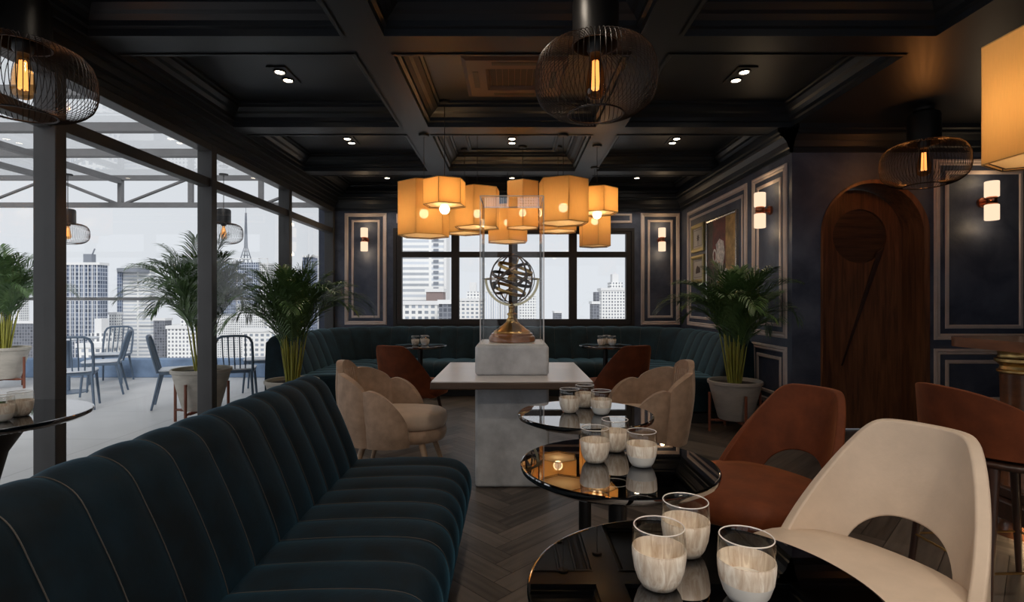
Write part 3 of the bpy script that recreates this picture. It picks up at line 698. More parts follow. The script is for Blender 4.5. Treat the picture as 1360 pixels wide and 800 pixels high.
# ================================================================== CHAIRS  (local facing: +X)
def shell_surface(fn_top, fn_bot, plan, phis, rows_n, thick, puff=None, curve=None):
    """returns MB with closed shell. plan(phi, z)->(x, y) of the inner face"""
    inner, outer = [], []
    for ph in phis:
        zt, zb = fn_top(ph), fn_bot(ph); ri, ro = [], []
        for k in range(rows_n+1):
            t = k/rows_n; z = zb+(zt-zb)*t
            x, y = plan(ph, z); e = 1e-3; x2, y2 = plan(ph+e, z); tx, ty = x2-x, y2-y; L = math.hypot(tx, ty); nx, ny = -ty/L, tx/L
            if nx*x+ny*y < 0: nx, ny = -nx, -ny
            th = thick*(1-.35*t) if curve is None else thick*curve(t)
            pf = puff(ph, t) if puff else 0
            ri.append((x-nx*pf*.6, y-ny*pf*.6, z)); ro.append((x+nx*(th+pf), y+ny*(th+pf), z))
        inner.append(ri); outer.append(ro)
    rows = [ri+ro[::-1] for ri, ro in zip(inner, outer)]
    mb = MB().grid(rows, closed_v=True); m = len(rows[0]); n = len(mb.v)
    # end caps as strips
    h = m//2
    for base in (0, n-m):
        for k in range(h-1):
            mb.f.append((base+k, base+k+1, base+m-2-k, base+m-1-k)); mb.mi.append(0)
    return mb
def cushion(rx, ry, z0, z1, n=40, p=2.5, cx=0, dome=.012, front=0):
    rows = []
    prof_ = [(.0, 0), (.86, 0), (.97, .12), (1.0, .40), (1.0, .62), (.975, .85), (.90, .97), (.6, 1.0), (.3, 1.0), (0.0001, 1.0)]
    for s_, h in prof_[1:]:
        row = []
        for i in range(n):
            a = 2*PI*i/n; c, s = math.cos(a), math.sin(a)
            x = rx*math.copysign(abs(c)**(2/p), c); y = ry*math.copysign(abs(s)**(2/p), s)
            if x > 0: x *= 1+front
            row.append((cx+x*s_, y*s_, z0+(z1-z0)*h+(dome*(1-s_*s_) if h >= .85 else 0)))
        rows.append(row)
    mb = MB().grid(rows, closed_v=True); mb.f.append(tuple(range(n))); mb.mi.append(0); return mb
def leg(p0, p1, r0, r1, n=12): return MB().tube([p0, p1], [r0, r1], n)
def lounge_chair(label, mat, loc, rz, legmat, group):
    c = thing('lounge_chair', label, 'chair', loc, rz, group)
    PM = 1.36
    def top(ph):
        a = abs(ph)
        l_ = .850-.41*(a-.46)/(PM-.46); kk = .024; f_ = .845
        return -kk*math.log(math.exp(-f_/kk)+math.exp(-l_/kk))
    def bot(ph):
        a = abs(ph)
        if a < .60: return .395+.155*math.sqrt(max(0, 1-(a/.60)**2))
        return .395-.06*min(1, (a-.60)/.5)
    def plan(ph, z):
        k = 1+.10*max(0, z-.45); lean = .28*max(0, z-.42)*max(0, math.cos(ph))
        c_, s_ = math.cos(ph), math.sin(ph)
        return (-.268*k*c_-lean, .260*k*math.copysign(abs(s_)**.88, s_))
    phis = [-PM+2*PM*i/64 for i in range(65)]
    shell_surface(top, bot, plan, phis, 9, .054).build('backrest', mat, c, smooth=60, bevel=.010, segs=3)
    cushion(.266, .325, .335, .465, p=2.35, front=.26, cx=.01).build('seat', mat, c, smooth=60)
    MB().box(-.2, .2, -.2, .2, .325, .35).build('seat_frame', legmat, c, bevel=.01)
    for sx in (-1, 1):
        for sy in (-1, 1): leg((sx*.17, sy*.17, .34), (sx*.235, sy*.225, 0), .018, .011).build('leg', legmat, c)
    return c
G = 'open-backed lounge chairs'
LC1 = lounge_chair('rust velvet lounge chair with crescent gap in its back, beside the farthest foreground table', M['rust'], (1.075, 2.34, 0), PI+.45, M['darkwood'], G)
lounge_chair('cream leather lounge chair with crescent gap in its back in the right foreground', M['cream'], (.990, 1.56, 0), PI+.45, M['darkwood'], G)
dup(LC1, (1.07, .74, 0), PI+.36, 'rust velvet lounge chair mostly cut off at the bottom right corner', G)
dup(LC1, (-.97, 5.20, 0), PI/2-.38, 'rust velvet lounge chair at the back table left of the display case', G)
dup(LC1, (1.00, 5.20, 0), PI/2+.38, 'rust velvet lounge chair at the back table right of the display case', G)
# petal chairs
def petal_chair(label, loc, rz, group):
    c = thing('tub_chair', label, 'chair', loc, rz, group)
    PM = 2.18; bounds = [-PM, -1.30, -.44, .44, 1.30, PM]; hts = [.66, .755, .825, .755, .66]
    def seg(ph):
        for i in range(5):
            if ph <= bounds[i+1]+1e-9: return i, (ph-bounds[i])/(bounds[i+1]-bounds[i])
        return 4, 1.0
    def top(ph):
        i, u = seg(ph); u = min(1, max(0, u))
        if i == 2: return hts[2]-.055*abs(2*u-1)**2.6
        v = u if i < 2 else 1-u            # v: 0 at the front side, 1 at the back side
        if i in (0, 4): return .36+(hts[0]-.36)*(1-(1-min(1, v*1.08))**2.0)**.72-.012*max(0, v-.85)/.15
        return .648+(hts[1]-.648)*(1-(1-min(1, v*1.1))**2.0)**.7-.01*max(0, v-.85)/.15
    def plan(ph, z):
        k = .90+.42*max(0, z-.27)-.30*max(0, z-.27)**2
        return (-.305*k*math.cos(ph)-.10*max(0, z-.42), .300*k*math.sin(ph))
    def puff(ph, t):
        i, u = seg(ph); return .036*(max(0, 1-(2*u-1)**2))**.5*(.35+.65*math.sin(PI*min(1, .12+t*.95)))
    phis = []
    for i in range(5): phis += [bounds[i]+(bounds[i+1]-bounds[i])*k/16 for k in range(16)]
    phis.append(PM)
    shell_surface(top, lambda ph: .275, plan, phis, 12, .05, puff, lambda t: 1-.45*t**3).build('backrest', M['petal'], c, smooth=65, bevel=.008, segs=3)
    cushion(.245, .235, .36, .475, p=2.6, cx=.045, front=.38, dome=.022).build('seat', M['petal_seat'], c, smooth=70)
    cushion(.245, .238, .272, .37, p=2.6, cx=.045, front=.36, dome=0).build('seat_base', M['petal'], c, smooth=60)
    pl = MB()
    for k in range(-4, 5):
        a = k*.075; pl.tube([(plan(a, z)[0]+.012, plan(a, z)[1], z) for z in (.56, .64, .72, .765)], .0035, 6)
    pl.build('pleat', M['petal_seat'], c)
    for sx, sy in ((-1, -1), (-1, 1), (1, -1), (1, 1)):
        leg((sx*.15+(.09 if sx > 0 else 0), sy*.16, .29), (sx*.235+(.09 if sx > 0 else 0), sy*.215, 0), .024, .013).build('leg', M['oak'], c)
    return c
PC = petal_chair('sand velvet petal-back tub chair left of the concrete pillar, by the banquette end', (-.85, 3.80, 0), -.06, 'petal-back tub chairs')
dup(PC, (.90, 3.80, 0), PI+.10, 'sand velvet petal-back tub chair right of the pillar, behind the black tables', 'petal-back tub chairs')
# bar stool
def bar_stool(label, loc, rz, group):
    c = thing('bar_stool', label, 'bar stool', loc, rz, group)
    PM = 1.45
    def top(ph): return .70+.20*max(0, 1-(abs(ph)/PM)**2.4)**.8
    def plan(ph, z): k = 1+.25*max(0, z-.66); return (-.255*k*math.cos(ph)-.05*max(0, z-.66), .265*k*math.sin(ph))
    phis = [-PM+2*PM*i/40 for i in range(41)]
    shell_surface(top, lambda ph: .64, plan, phis, 8, .030).build('backrest', M['rust'], c, smooth=60, bevel=.008, segs=2)
    cushion(.245, .25, .63, .71, p=2.5, front=.04).build('seat', M['rust'], c, smooth=60)
    cushion(.262, .268, .595, .632, p=2.5, front=.04, dome=0).build('seat_frame', M['darkwood'], c, smooth=60)
    for sx in (-1, 1):
        for sy in (-1, 1):
            leg((sx*.20, sy*.155, .60), (sx*.26, sy*.19, 0), .021, .012).build('leg', M['darkwood'], c)
    fr = MB(); z = .20; q = .245; w_ = .18
    fr.tube([(-q, -w_, z), (q, -w_, z)], .005, 8).tube([(-q, w_, z), (q, w_, z)], .005, 8).tube([(q, -w_, z), (q, w_, z)], .005, 8).tube([(-q, -w_, z), (-q, w_, z)], .005, 8)
    fr.build('footrest', M['brass'], c)
    return c
bar_stool('rust velvet bar stool with dark wood legs and brass footrest before the bar', (2.07, 2.23, 0), .04, None)

# ================================================================== BAR
bar = thing('bar_counter', 'wooden bar counter with turned brass-trimmed column and glowing plinth at right edge', 'bar', (0, 0, 0))
def rrect(x0, x1, y0, y1, r, corners):
    pts = []
    for (cx, cy, a0, on) in ((x0, y0, PI, 0), (x1, y0, 1.5*PI, 1), (x1, y1, 0, 2), (x0, y1, .5*PI, 3)):
        rr = r if on in corners else .002
        ccx = cx+rr if cx == x0 else cx-rr; ccy = cy+rr if cy == y0 else cy-rr
        for k in range(9): a = a0+PI/2*k/8; pts.append((ccx+rr*math.cos(a), ccy+rr*math.sin(a)))
    return pts
MB().prism([rrect(2.46, 3.3, .4, 3.05, .12, (3, 0))], flat, .998, 1.05).build('countertop', M['barwood'], bar, smooth=30, bevel=.012, segs=3)
MB().prism([rrect(2.74, 3.2, .6, 2.95, .05, (3, 0))], flat, .10, .998).build('body', M['doorwood'], bar, smooth=30)
for yy in (2.85, 1.8, .8):
    col_ = MB().lathe([(.115, .0), (.115, .06), (.10, .08), (.092, .11), (.092, .14), (.085, .16), (.075, .2), (.072, .6), (.078, .86)], (2.72, yy, 0), 36)
    col_.build('column', M['barwood'], bar, smooth=40)
    MB().lathe([(.078, .86), (.09, .868), (.09, .878), (.080, .884), (.076, .90), (.082, .91), (.10, .925), (.10, .94), (.088, .945), (.082, .96), (.09, .985), (.10, .998)], (2.72, yy, 0), 36).build('capital', M['brass'], bar, smooth=40)
MB().box(2.58, 3.2, .55, 3.0, .10, .20).box(2.62, 3.2, .58, 2.97, .20, .26).build('base_moulding', M['darkwood'], bar, bevel=.01)
MB().box(2.72, 3.2, .62, 2.93, 0, .10).build('plinth', M['plinth'], bar, smooth=0)
MB().box(2.69, 2.715, .7, 2.93, .084, .0995).build('light_strip', M['strip'], bar, smooth=0)
ld = bpy.data.lights.new('strip_light', 'AREA'); ld.shape = 'RECTANGLE'; ld.size = .05; ld.size_y = 2.2; ld.energy = 16; ld.color = (1, .72, .40)
lo = bpy.data.objects.new('strip_light', ld); C.objects.link(lo); lo.location = (2.685, 1.83, .082); lo.parent = bar

# ================================================================== LAMPS
def hex_lamp(label, x, y, R, z0, z1, rotd, bulb_z, power=4.0, ceil=ZB):
    t = thing('hexagonal_pendant', label, 'pendant lamp', (x, y, z0), math.radians(rotd), 'amber hexagonal fabric pendant lamps')
    H = z1-z0
    vs = [(R*math.cos(-PI/2+PI/3*k), R*math.sin(-PI/2+PI/3*k)) for k in range(6)]
    sh = MB(); sh.grid([[(a, b, 0.0), (a, b, H)] for a, b in vs], closed_u=True); sh.build('lamp_shade', M['shade'], t, smooth=0, fix=False)
    fr = MB()
    for k in range(6):
        a, b = vs[k], vs[(k+1) % 6]
        fr.tube([(a[0]*.988, a[1]*.988, .004), (a[0]*.988, a[1]*.988, H-.004)], .0024, 5)
        for zz, ins_ in ((.004, .99), (H-.004, .99), (.012, .93)): fr.tube([(a[0]*ins_, a[1]*ins_, zz), (b[0]*ins_, b[1]*ins_, zz)], .0028, 5)
    for k in (0, 2, 4): fr.tube([(vs[k][0]*.99, vs[k][1]*.99, H-.004), (0, 0, H-.02)], .0024, 5)
    fr.build('frame', M['shadeframe'], t)
    if True:
        iv_ = [(a*.94, b*.94) for a, b in vs]; MB().add([(a, b, .014) for a, b in iv_], [(0, 1, 2, 3, 4, 5)]).build('diffuser', M['diffuser'], t, smooth=0, fix=False)
    bz = bulb_z-z0
    MB().lathe([(.0001, -.045)]+[(.045*math.cos(a), .045*math.sin(a)) for a in [-PI/2+PI*i/12 for i in range(1, 12)]]+[(.0001, .045)], (0, 0, bz), 24).build('bulb', M['bulb'], t)
    MB().tube([(0, 0, bz+.04), (0, 0, bz+.10)], .016, 10).build('socket', M['shadeframe'], t)
    MB().tube([(0, 0, bz+.08), (0, 0, ceil-z0)], .003, 6).build('cable', M['shadeframe'], t)
    MB().lathe([(.0001, -.02), (.045, -.02), (.05, -.012), (.05, 0), (.0001, 0)], (0, 0, ceil-z0), 20).build('ceiling_rose', M['blackmetal'], t)
    lamp_light('POINT', power, (1, .66, .33), (0, 0, max(bz, .10)), t, .052)
    return t
HX = [  # px, depth, R, z0, z1, rot, bulb z, label, ceiling
 (563, 5.10, .25, 1.87, 2.38, -8, Z(284, 5.1), 'long amber hexagonal pendant at the left end of the cluster', None),
 (590.5, 4.75, .195, 2.10, 2.33, -8, Z(278, 4.75), 'short amber hexagonal pendant in front of the long left one, bulb showing', None),
 (634, 5.55, .25, 2.01, 2.42, -5, Z(284, 5.55), 'amber hexagonal pendant just left of the glass case, third from the left', None),
 (617, 6.25, .22, 2.04, 2.36, 3, Z(295, 6.25), 'amber hexagonal pendant tucked behind and below the second and third ones', None),
 (674, 6.60, .27, 1.98, 2.42, 4, Z(296, 6.6), 'wide low amber hexagonal pendant seen through the left half of the glass case', None),
 (694, 6.14, .205, 2.09, 2.62, 0, Z(283, 6.14), 'narrow tall amber hexagonal pendant seen behind the right half of the glass case', None),
 (748, 5.10, .25, 1.99, 2.405, 6, Z(276, 5.1), 'large amber hexagonal pendant just right of the glass case', None),
 (741, 6.15, .24, 2.05, 2.36, -4, Z(296, 6.15), 'amber hexagonal pendant half hidden below the large right one', None),
 (793, 5.45, .215, 2.145, 2.40, 9, Z(285, 5.45), 'short amber hexagonal pendant at the right end, bulb showing below', None),
 (790, 6.35, .195, 1.90, 2.35, 3, Z(294, 6.35), 'low amber hexagonal pendant hanging under the right end of the cluster', None),
]
for px, d_, R_, z0, z1, ro, bz, lb, ce in HX:
    xx = X(px, d_)
    onbeam = (.78 <= abs(xx) <= 1.02) or (4.87 <= d_ <= 5.11)
    hex_lamp(lb, xx, d_, R_, z0, z1, ro, bz, 10.0*(R_/.25)**2*min(1, (z1-z0)/.42)**1.3, ZB if onbeam else ZC)
hex_lamp('big amber hexagonal pendant at the right edge of the picture, nearest of all', 2.475, 2.43, .25, 1.90, 2.47, 0, 2.17, 10.0, ZC if 2.475 < XE-.13 else ZB)

def cage_lamp(label, loc, group, power=2.2, top=2.85, sc=1.0):
    """origin at the bulb centre"""
    t = thing('wire_pendant', label, 'pendant lamp', loc, 0, group, sc)
    prof_ = spline2([(.118, .165), (.19, .160), (.262, .130), (.300, .075), (.310, 0.0), (.308, -.06), (.290, -.115), (.245, -.158), (.19, -.182), (.140, -.190)], 3)
    cg = MB(); N = 76
    for k in range(N):
        a = 2*PI*k/N; cg.tube([(r*math.cos(a), r*math.sin(a), z) for r, z in prof_[::2]+[prof_[-1]]], .0019, 4, cap=False)
    cg.ring((0, 0, -.190), .140, .005, 48, 6).ring((0, 0, .165), .118, .005, 48, 6)
    cg.build('wire_cage', M['wire'], t, smooth=60, fix=False)
    nk = MB().lathe([(.0001, .42), (.09, .42), (.112, .405), (.118, .38), (.118, .165), (.112, .165), (.112, .28), (.0001, .30)], n=40); nk.build('neck', M['blackmetal'], t, smooth=40)
    MB().lathe([(.0001, .30), (.045, .30), (.045, .14), (.035, .12), (.0001, .12)], n=24).build('socket', M['blackmetal'], t, smooth=40)
    MB().lathe([(.022, .125), (.026, .10), (.040, .03), (.052, -.045), (.053, -.065), (.045, -.092), (.025, -.108), (.0001, -.112)], n=28).build('glass_bulb', M['amber'], t, smooth=60)
    fl = MB()
    for k in range(6):
        a = 2*PI*k/6; fl.tube([(.012*math.cos(a), .012*math.sin(a), .085), (.017*math.cos(a), .017*math.sin(a), -.062)], .0050, 6)
    fl.build('filament', M['filament'], t)
    ch = (top-loc[2])/sc
    MB().tube([(0, 0, .41), (0, 0, ch)], .006, 8).build('stem', M['blackmetal'], t)
    MB().lathe([(.0001, -.025), (.07, -.025), (.075, -.02), (.075, 0), (.0001, 0)], (0, 0, ch), 24).build('ceiling_rose', M['blackmetal'], t)
    lamp_light('POINT', power, (1, .50, .20), (0, 0, 0), t, .03)
    return t
g_ = 'black wire cage pendant lamps'
cage_lamp('black wire cage pendant with glowing filament bulb, top centre of the room', (X(791, 2.73), 2.73, 2.40), g_, top=ZC)
cage_lamp('black wire cage pendant in the top left corner before the glass wall', (-2.515, 2.73, 2.40), g_, top=ZB, power=2.0)
cage_lamp('black wire cage pendant hanging before the arched doorway wall', (X(1227, 4.42), 4.42, 2.40), g_, top=ZB, power=7)
g2 = 'wire cage pendants on the terrace'
cage_lamp('wire cage pendant outside on the terrace, beyond the second window post', (X(297, 8.4), 8.4, 2.33), g2, top=3.26, sc=.90, power=1)
cage_lamp('wire cage pendant outside on the terrace, half behind the first window post', (X(90, 8.4), 8.4, 2.33), g2, top=3.26, sc=.90, power=1)

def sconce(label, loc, rz):
    """local: wall behind at +Y, body centre at origin"""
    t = thing('wall_sconce', label, 'wall lamp', loc, rz, 'double cylinder wall sconces')
    for z in (.105, -.105):
        MB().lathe([(.0001, z-.070), (.050, z-.070), (.054, z-.066), (.054, z+.066), (.050, z+.070), (.0001, z+.070)], n=28).build('glass_cylinder', M['sconce'], t, smooth=40)
    MB().lathe([(.0001, -.035), (.040, -.035), (.046, -.025), (.040, -.012), (.040, .012), (.046, .025), (.040, .035), (.0001, .035)], n=24).build('collar', M['copper'], t, smooth=40)
    a = MB().tube([(0, .03, 0), (0, .095, 0)], .018, 12)
    a.tube([(0, .085, 0), (0, .109, 0)], .045, 20); a.build('wall_bracket', M['copper'], t)
    for z in (.22, -.22): lamp_light('POINT', .8, (1, .72, .42), (0, -.02, z), t, .03)
    return t
sconce('copper and frosted glass wall sconce in the panel left of the back window', (X(484, 8.0), YB-.11, 2.175), 0)
sconce('copper and frosted glass wall sconce in the panel right of the back window', (X(879, 8.0), YB-.11, 2.175), 0)
sconce('copper and frosted glass wall sconce on the right wall beside the pictures', (XR-.11, 5.30, 2.155), -PI/2)
sconce('copper and frosted glass wall sconce right of the arched door', (4.33, YW-.11, 2.155), 0)

def spot_fit(label, x, y, pair=True, power=22, cone=110):
    t = thing('recessed_spotlight', label, 'ceiling light', (x, y, ZC), 0, 'recessed ceiling spotlights')
    yy = (-.077, .077) if pair else (0,)
    w = .075
    MB().box(-w, w, min(yy)-w, max(yy)+w, -.012, 0).build('housing', M['ceiling'], t, bevel=.003)
    for q in yy:
        MB().lathe([(.048, -.012), (.048, -.022), (.040, -.022), (.038, -.012)], (0, q, 0), 24, closed=True).build('ring', M['blackmetal'], t)
        MB().lathe([(.0001, -.019), (.032, -.019), (.034, -.014), (.0001, -.012)], (0, q, 0), 20).build('lens', M['spot'], t)
    l_ = lamp_light('SPOT', power, (1, .86, .70), (0, sum(yy)/len(yy), -.03), t, .06, spot=math.radians(cone))
    return t
spot_fit('pair of ceiling spotlights in the left coffer of the nearer row', -1.80, 4.19)
spot_fit('pair of ceiling spotlights in the right coffer of the nearer row', 1.80, 4.19)
for x, s_ in ((-1.80, 'left'), (0, 'centre'), (1.80, 'right')):
    spot_fit('pair of ceiling spotlights in the %s coffer above the amber lanterns' % s_ if x == 0 else 'pair of ceiling spotlights in the %s coffer of the second row' % s_, x, 5.88)
    spot_fit('single ceiling spotlight in the %s coffer beside the back wall' % s_, x, 7.65, False)

for y in (2.49, .83, -.95, -2.6):  # unseen extra fixtures above and behind the camera, added to brighten the interior
    for x in (-1.80, 0, 1.80): spot_fit('added pair of unseen ceiling spotlights in the coffers over the camera, brightening the room', x, y, power=(8 if x < 0 else 22) if y > 0 else (80 if x < 0 else 150), cone=140)
# air vent cassette in the ceiling
av = thing('ceiling_vent', 'square brown ceiling air cassette in the central coffer', 'air vent', (.02, 4.19, ZC))
cs = MB(); rect_sweep(cs, -.39, .39, -.37, .37, [(0, 0), (0, -.03), (.03, -.045), (.17, -.045), (.19, -.03), (.20, -.01)], flat); cs.build('frame', M['ac'], av, smooth=0)
MB().box(-.19, .19, -.17, .17, -.02, -.008).build('grille', M['ac_dark'], av, smooth=0)
gm = MB()
for k in range(9): gm.box(-.19+k*.0475-.002, -.19+k*.0475+.002, -.17, .17, -.024, -.018)
gm.build('grille_bars', M['ac'], av, smooth=0)
for sx, sy in ((0, -1), (0, 1), (-1, 0), (1, 0)):
    if sx == 0: MB().box(-.17, .17, sy*.285-.022, sy*.285+.022, -.047, -.040).build('air_slot', M['plinth'], av, smooth=0)
    else: MB().box(sx*.30-.022, sx*.30+.022, -.15, .15, -.047, -.040).build('air_slot', M['plinth'], av, smooth=0)

# ================================================================== PICTURES (local: u along wall = Y, on right wall)
def wallpt(u, v, h): return (XR-h, u, v)
def picture(label, y0, y1, z0, z1, fmat, fwid, depth=.03):
    cy_, cz_ = (y0+y1)/2, (z0+z1)/2
    t = thing('framed_picture', label, 'picture', (XR-.001, cy_, cz_))
    w, h = (y1-y0)/2, (z1-z0)/2
    fn = lambda u, v, d: (-d, u, v)
    f = MB(); rect_sweep(f, -w, w, -h, h, [(0, 0), (0, depth), (fwid*.5, depth+.006), (fwid, depth-.004), (fwid, .004)], fn); f.build('frame', fmat, t, smooth=0)
    return t, w-fwid, h-fwid, fn
def poly(mb, pts, fn, d): mb.add([fn(u, v, d) for u, v in pts], [tuple(range(len(pts)))])
t, w, h, fn = picture('large framed still life painting of a white jug on red and ochre', 6.05, 7.00, 1.22, 2.30, M['silver_frame'], .03)
# u grows away from camera = to the left of the picture in the photo
pd = M
cv = MB(); cv.prism([[(-w, -h), (w, -h), (w, h), (-w, h)]], fn, .004, .016)
def strip(u0, u1, v0, v1, mi, d):
    cv.cur = mi; cv.prism([[(u0, v0), (u1, v0), (u1, v1), (u0, v1)]], fn, .015, d)
strip(-.16*2*w, .30*2*w, -h*.10, h, 1, .0165); strip(.30*2*w, w, -h, h, 2, .0168); strip(-w, -.16*2*w, -h*.5, h, 3, .0166); strip(-w, .3*2*w, -h, -h*.5, 2, .0169)
cv.cur = 4
def blob(cu, cv_, ru, rv, d, n=18, wob=0.0):
    cv.prism([[(cu+ru*(1+wob*math.sin(5*a))*math.cos(a), cv_+rv*(1+wob*math.cos(4*a))*math.sin(a)) for a in [2*PI*i/n for i in range(n)]]], fn, .015, d)
jug = [(.10, -.12), (.13, .02), (.11, .12), (.14, .20), (.02, .26), (-.10, .22), (-.14, .08), (-.10, -.04), (-.06, -.13)]
cv.prism([[(a+.02, b) for a, b in jug]], fn, .015, .0185)
cv.prism([[(.20+.06*math.cos(a), .06+.09*math.sin(a)) for a in [2*PI*i/20 for i in range(20)]], [(.20+.035*math.cos(a), .06+.06*math.sin(a)) for a in [2*PI*i/20 for i in range(20)]]], fn, .015, .0186)
for cu, c_, r in ((-.05, -.24, .08), (.09, -.27, .07), (-.16, -.17, .06), (.0, -.14, .05)): blob(cu, c_, r, r*.8, .0192, wob=.18)
cv.cur = 5
for k in range(9):
    a = -.9+k*.22; cv.prism([[(0, -.33), (.015, -.34), (.26*math.sin(a)+.01, -.33+.30*math.cos(a)), (.26*math.sin(a), -.32+.32*math.cos(a))]], fn, .015, .0196)
cv.cur = 3; blob(.05, -.32, .10, .07, .0200)
cv.build('canvas', [M['art_dark'], M['art_red'], M['art_dark'], M['art_ochre'], M['art_white'], M['art_green']], t, smooth=0)
for lb, z0, z1, hy in (('small gold framed print left of the large painting, upper one', 1.93, 2.31, 0), ('small gold framed print left of the large painting, lower one', 1.50, 1.88, 1)):
    t, w, h, fn = picture(lb, 7.09, 7.58, z0, z1, M['gold_frame'], .05)
    MB().prism([[(-w, -h), (w, -h), (w, h), (-w, h)]], fn, .004, .014).build('mount', M['mat'], t, smooth=0)
    pm_ = MB()
    if hy == 0:
        for k in range(8): a = 2*PI*k/8; pm_.prism([[(.0, .0), (.03*math.cos(a-.3), .035*math.sin(a-.3)), (.055*math.cos(a), .06*math.sin(a)), (.03*math.cos(a+.3), .035*math.sin(a+.3))]], fn, .013, .0155)
        pm_.box(-.0155, -.0135, -.004, .004, -.10, -.02)
    else:
        pm_.prism([[(-.09, -.05), (.09, -.06), (.08, .0), (.03, .05), (-.03, .03), (-.08, .01)]], fn, .013, .0155)
    rect_sweep(pm_, -w*.8, w*.8, -h*.8, h*.8, [(0, .013), (0, .0155), (.004, .0155), (.004, .013)], fn)
    pm_.build('print', M['ink'], t, smooth=0)

# ================================================================== PALMS
def palm(label, loc, potmat, seed, sc=1.0, height=1.15, group='potted palms in clay pots', nf=31, xlim=(-9, 9)):
    rnd = random.Random(seed)
    t = thing('potted_palm', label, 'plant', loc, 0, group, sc)
    MB().lathe([(.0001, .12), (.145, .12), (.155, .13), (.238, .455), (.250, .460), (.252, .485), (.244, .492), (.232, .488), (.228, .45), (.0001, .45)], n=44).build('pot', potmat, t, smooth=35)
    MB().lathe([(.0001, .462), (.12, .465), (.228, .455), (.228, .44), (.0001, .44)], n=30).build('soil', M['soil'], t)
    st = MB().box(-.19, .19, -.014, .014, .096, .12).box(-.014, .014, -.19, .19, .096, .12).build('stand', M['copperwood'], t, bevel=.003)
    for k in range(4):
        a = PI/2*k; cx_, cy_ = .243*math.cos(a), .243*math.sin(a)
        MB().tube([(cx_, cy_, 0), (cx_, cy_, .375)], .0125, 10).build('leg', M['copperwood'], st)
        MB().tube([(cx_*.78, cy_*.78, .108), (cx_, cy_, .108)], .011, 8).build('bracket', M['copperwood'], st)
    cn, lf = MB(), MB()
    z0 = .45
    for f_ in range(nf):
        az = 2*PI*f_*.381966+rnd.uniform(-.25, .25); q = (f_+.5)/nf           # q small = inner upright
        tilt = .10+.95*q**1.1+rnd.uniform(-.08, .08)
        br = .055*math.sqrt(q); bx, by = br*math.cos(az), br*math.sin(az)
        lc = rnd.uniform(.34, .50)
        # cane: nearly vertical, leaning out
        ca = .02+.15*q
        c0 = Vector((bx, by, z0)); dir_ = Vector((math.cos(az)*math.sin(ca), math.sin(az)*math.sin(ca), math.cos(ca)))
        c1 = c0+dir_*lc*.5; c2 = c0+dir_*lc
        cn.tube([c0, c1, c2], [.0095, .0075, .005], 6)
        # rachis
        LR = rnd.uniform(.64, .90)*(height/1.15); n = 18; p = c2.copy(); ang = ca+.12*q; pts_ = [p.copy()]
        for k in range(n):
            ang += (tilt*1.85+.15)/n*(.5+1.3*k/n)
            hd_ = Vector((math.cos(az)*math.sin(ang), math.sin(az)*math.sin(ang), math.cos(ang))); p = p+hd_*(LR/n); pts_.append(p.copy())
        (cn if False else lf).tube(pts_, [.0042*(1-.8*k/n)+.0006 for k in range(n+1)], 4)
        side = Vector((-math.sin(az), math.cos(az), 0))
        for k in range(1, n+1):
            for hh in (0, .5):
                if k == n and hh: continue
                tt = (k+hh)/n; P0 = pts_[k] if not hh else (pts_[k]+pts_[min(n, k+1)])/2
                fw_ = (pts_[min(n, k+1)]-pts_[k-1]).normalized(); up_ = side.cross(fw_).normalized()
                if up_.z < 0: up_ = -up_
                ll = .29*(math.sin(PI*min(1, .16+tt*.80))**.7)*rnd.uniform(.8, 1.1)+.03
                for sgn in (-1, 1):
                    d0 = (side*sgn*.62+fw_*(.85+.6*tt)+up_*.26*rnd.uniform(.2, 1.3)).normalized()
                    wdir = d0.cross(up_).normalized(); w0 = rnd.uniform(.0045, .007)
                    pA = P0; pB = P0+d0*ll*.45; d1_ = (d0+Vector((0, 0, -.42))).normalized(); pC = pB+d1_*ll*.35; pD = pC+(d1_+Vector((0, 0, -.6))).normalized()*ll*.25
                    n0 = len(lf.v)
                    lf.v += [tuple(pA-wdir*w0*.4), tuple(pA+wdir*w0*.4), tuple(pB-wdir*w0), tuple(pB+wdir*w0), tuple(pC-wdir*w0*.75), tuple(pC+wdir*w0*.75), tuple(pD)]
                    lf.f += [(n0, n0+1, n0+3, n0+2), (n0+2, n0+3, n0+5, n0+4), (n0+4, n0+5, n0+6)]; lf.mi += [0, 0, 0]
    def soft(x):
        for lim in xlim:
            if lim > 0 and x > lim*.6: x = lim*.6+lim*.4*math.tanh((x-lim*.6)/(lim*.4))
            if lim < 0 and x < lim*.6: x = lim*.6+lim*.4*math.tanh((x-lim*.6)/(lim*.4))
        return x
    lf.v = [(soft(v[0]), v[1], v[2]) for v in lf.v]
    cn.build('canes', M['cane'], t, smooth=60, fix=False); lf.build('fronds', M['leaf'], t, smooth=0, fix=False)
    return t
palm('potted palm in a grey clay pot against the right wall by the banquette end', (X(976, 5.10), 5.10, 0), M['potdark'], 3, height=1.0, xlim=(-9, .425))
palm('potted palm indoors behind the left banquette, before the second window bay', (X(388, 5.15), 5.15, 0), M['pot'], 11, height=1.08, xlim=(-.53, 9))
palm('potted palm out on the terrace behind the second window post', (X(268, 5.50), 5.50, 0), M['pot'], 5, sc=1.13, height=1.02, xlim=(-9, .30))
palm('potted palm on the terrace at the far left edge, beside the blue chairs', (X(5, 7.6), 7.6, 0), M['pot'], 8, sc=1.2, height=1.1)

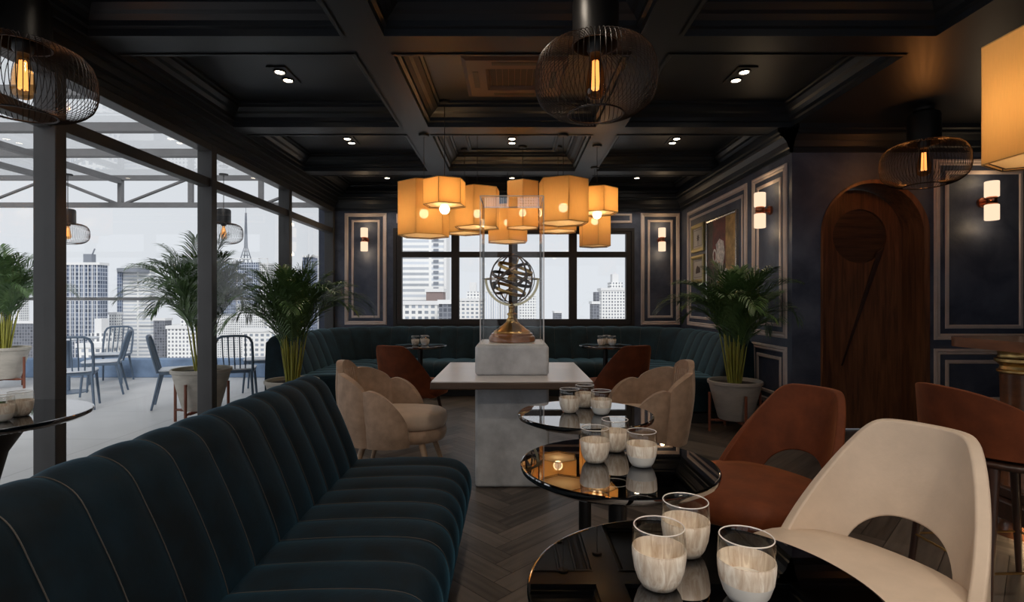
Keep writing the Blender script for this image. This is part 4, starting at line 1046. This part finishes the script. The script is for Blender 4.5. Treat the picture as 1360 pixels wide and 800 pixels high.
# ================================================================== TERRACE CHAIRS
def slat_chair(label, loc, rz):
    c = thing('metal_chair', label, 'chair', loc, rz, 'slate blue metal terrace chairs')
    s = cushion(.215, .21, .43, .452, p=4.5, dome=0).build('seat', M['whiteseat'], c, smooth=50)
    MB().box(-.19, .19, -.195, .195, .395, .432).build('seat_rail', M['bluechair'], c, bevel=.006)
    bk = MB(); H = .84
    pts_ = [(-.20, -.19, .42), (-.245, -.195, .60), (-.285, -.19, .76), (-.30, -.165, .815), (-.307, -.12, H), (-.31, 0, H+.005), (-.307, .12, H), (-.30, .165, .815), (-.285, .19, .76), (-.245, .195, .60), (-.20, .19, .42)]
    bk.tube(pts_, .015, 8); bk.build('back_frame', M['bluechair'], c, smooth=60)
    for k in range(5):
        y = -.12+k*.06; MB().tube([(-.19, y*.92, .44), (-.245, y, .62), (-.304, y, H-.01)], .008, 6).build('back_slat', M['bluechair'], c, smooth=60)
    for sx in (-1, 1):
        for sy in (-1, 1): leg((sx*.17, sy*.17, .43), (sx*.26 if sx < 0 else .20, sy*.205, 0), .017, .012).build('leg', M['bluechair'], c)
    return c
SC = slat_chair('blue metal terrace chair turned to the right, left of the outdoor palm', (-3.98, 6.35, 0), .50)
dup(SC, (-5.52, 7.15, 0), PI+.50, 'blue metal terrace chair turned to the left, right of the pale terrace table')
dup(SC, (-3.34, 6.45, 0), PI/2+.36, 'blue slat-backed terrace chair seen from behind beside the second window post')
dup(SC, (-5.10, 6.20, 0), PI/2+.55, 'blue slat-backed terrace chair half behind the first window post')
dup(SC, (-6.35, 5.95, 0), PI/2+.9, 'blue metal terrace chair at far left in front of the palm pot')
dup(SC, (-6.15, 8.15, 0), -PI/2+.3, 'blue metal terrace chair beyond the pale terrace table, against the parapet')
dup(SC, (-3.52, 7.45, 0), PI+.3, 'blue metal terrace chair farthest right near the parapet behind the palm')
tt = thing('terrace_table', 'small round pale-topped terrace table behind the first window post', 'table', (-6.06, 7.25, 0))
MB().lathe([(.0001, .725), (.33, .725), (.34, .735), (.33, .748), (.0001, .75)], n=40).build('tabletop', M['whiteseat'], tt)
MB().lathe([(.024, .02), (.024, .726)], n=16).build('column', M['bluechair'], tt)
MB().lathe([(.0001, 0), (.22, 0), (.22, .012), (.03, .03), (.0001, .03)], n=32).build('base', M['bluechair'], tt)
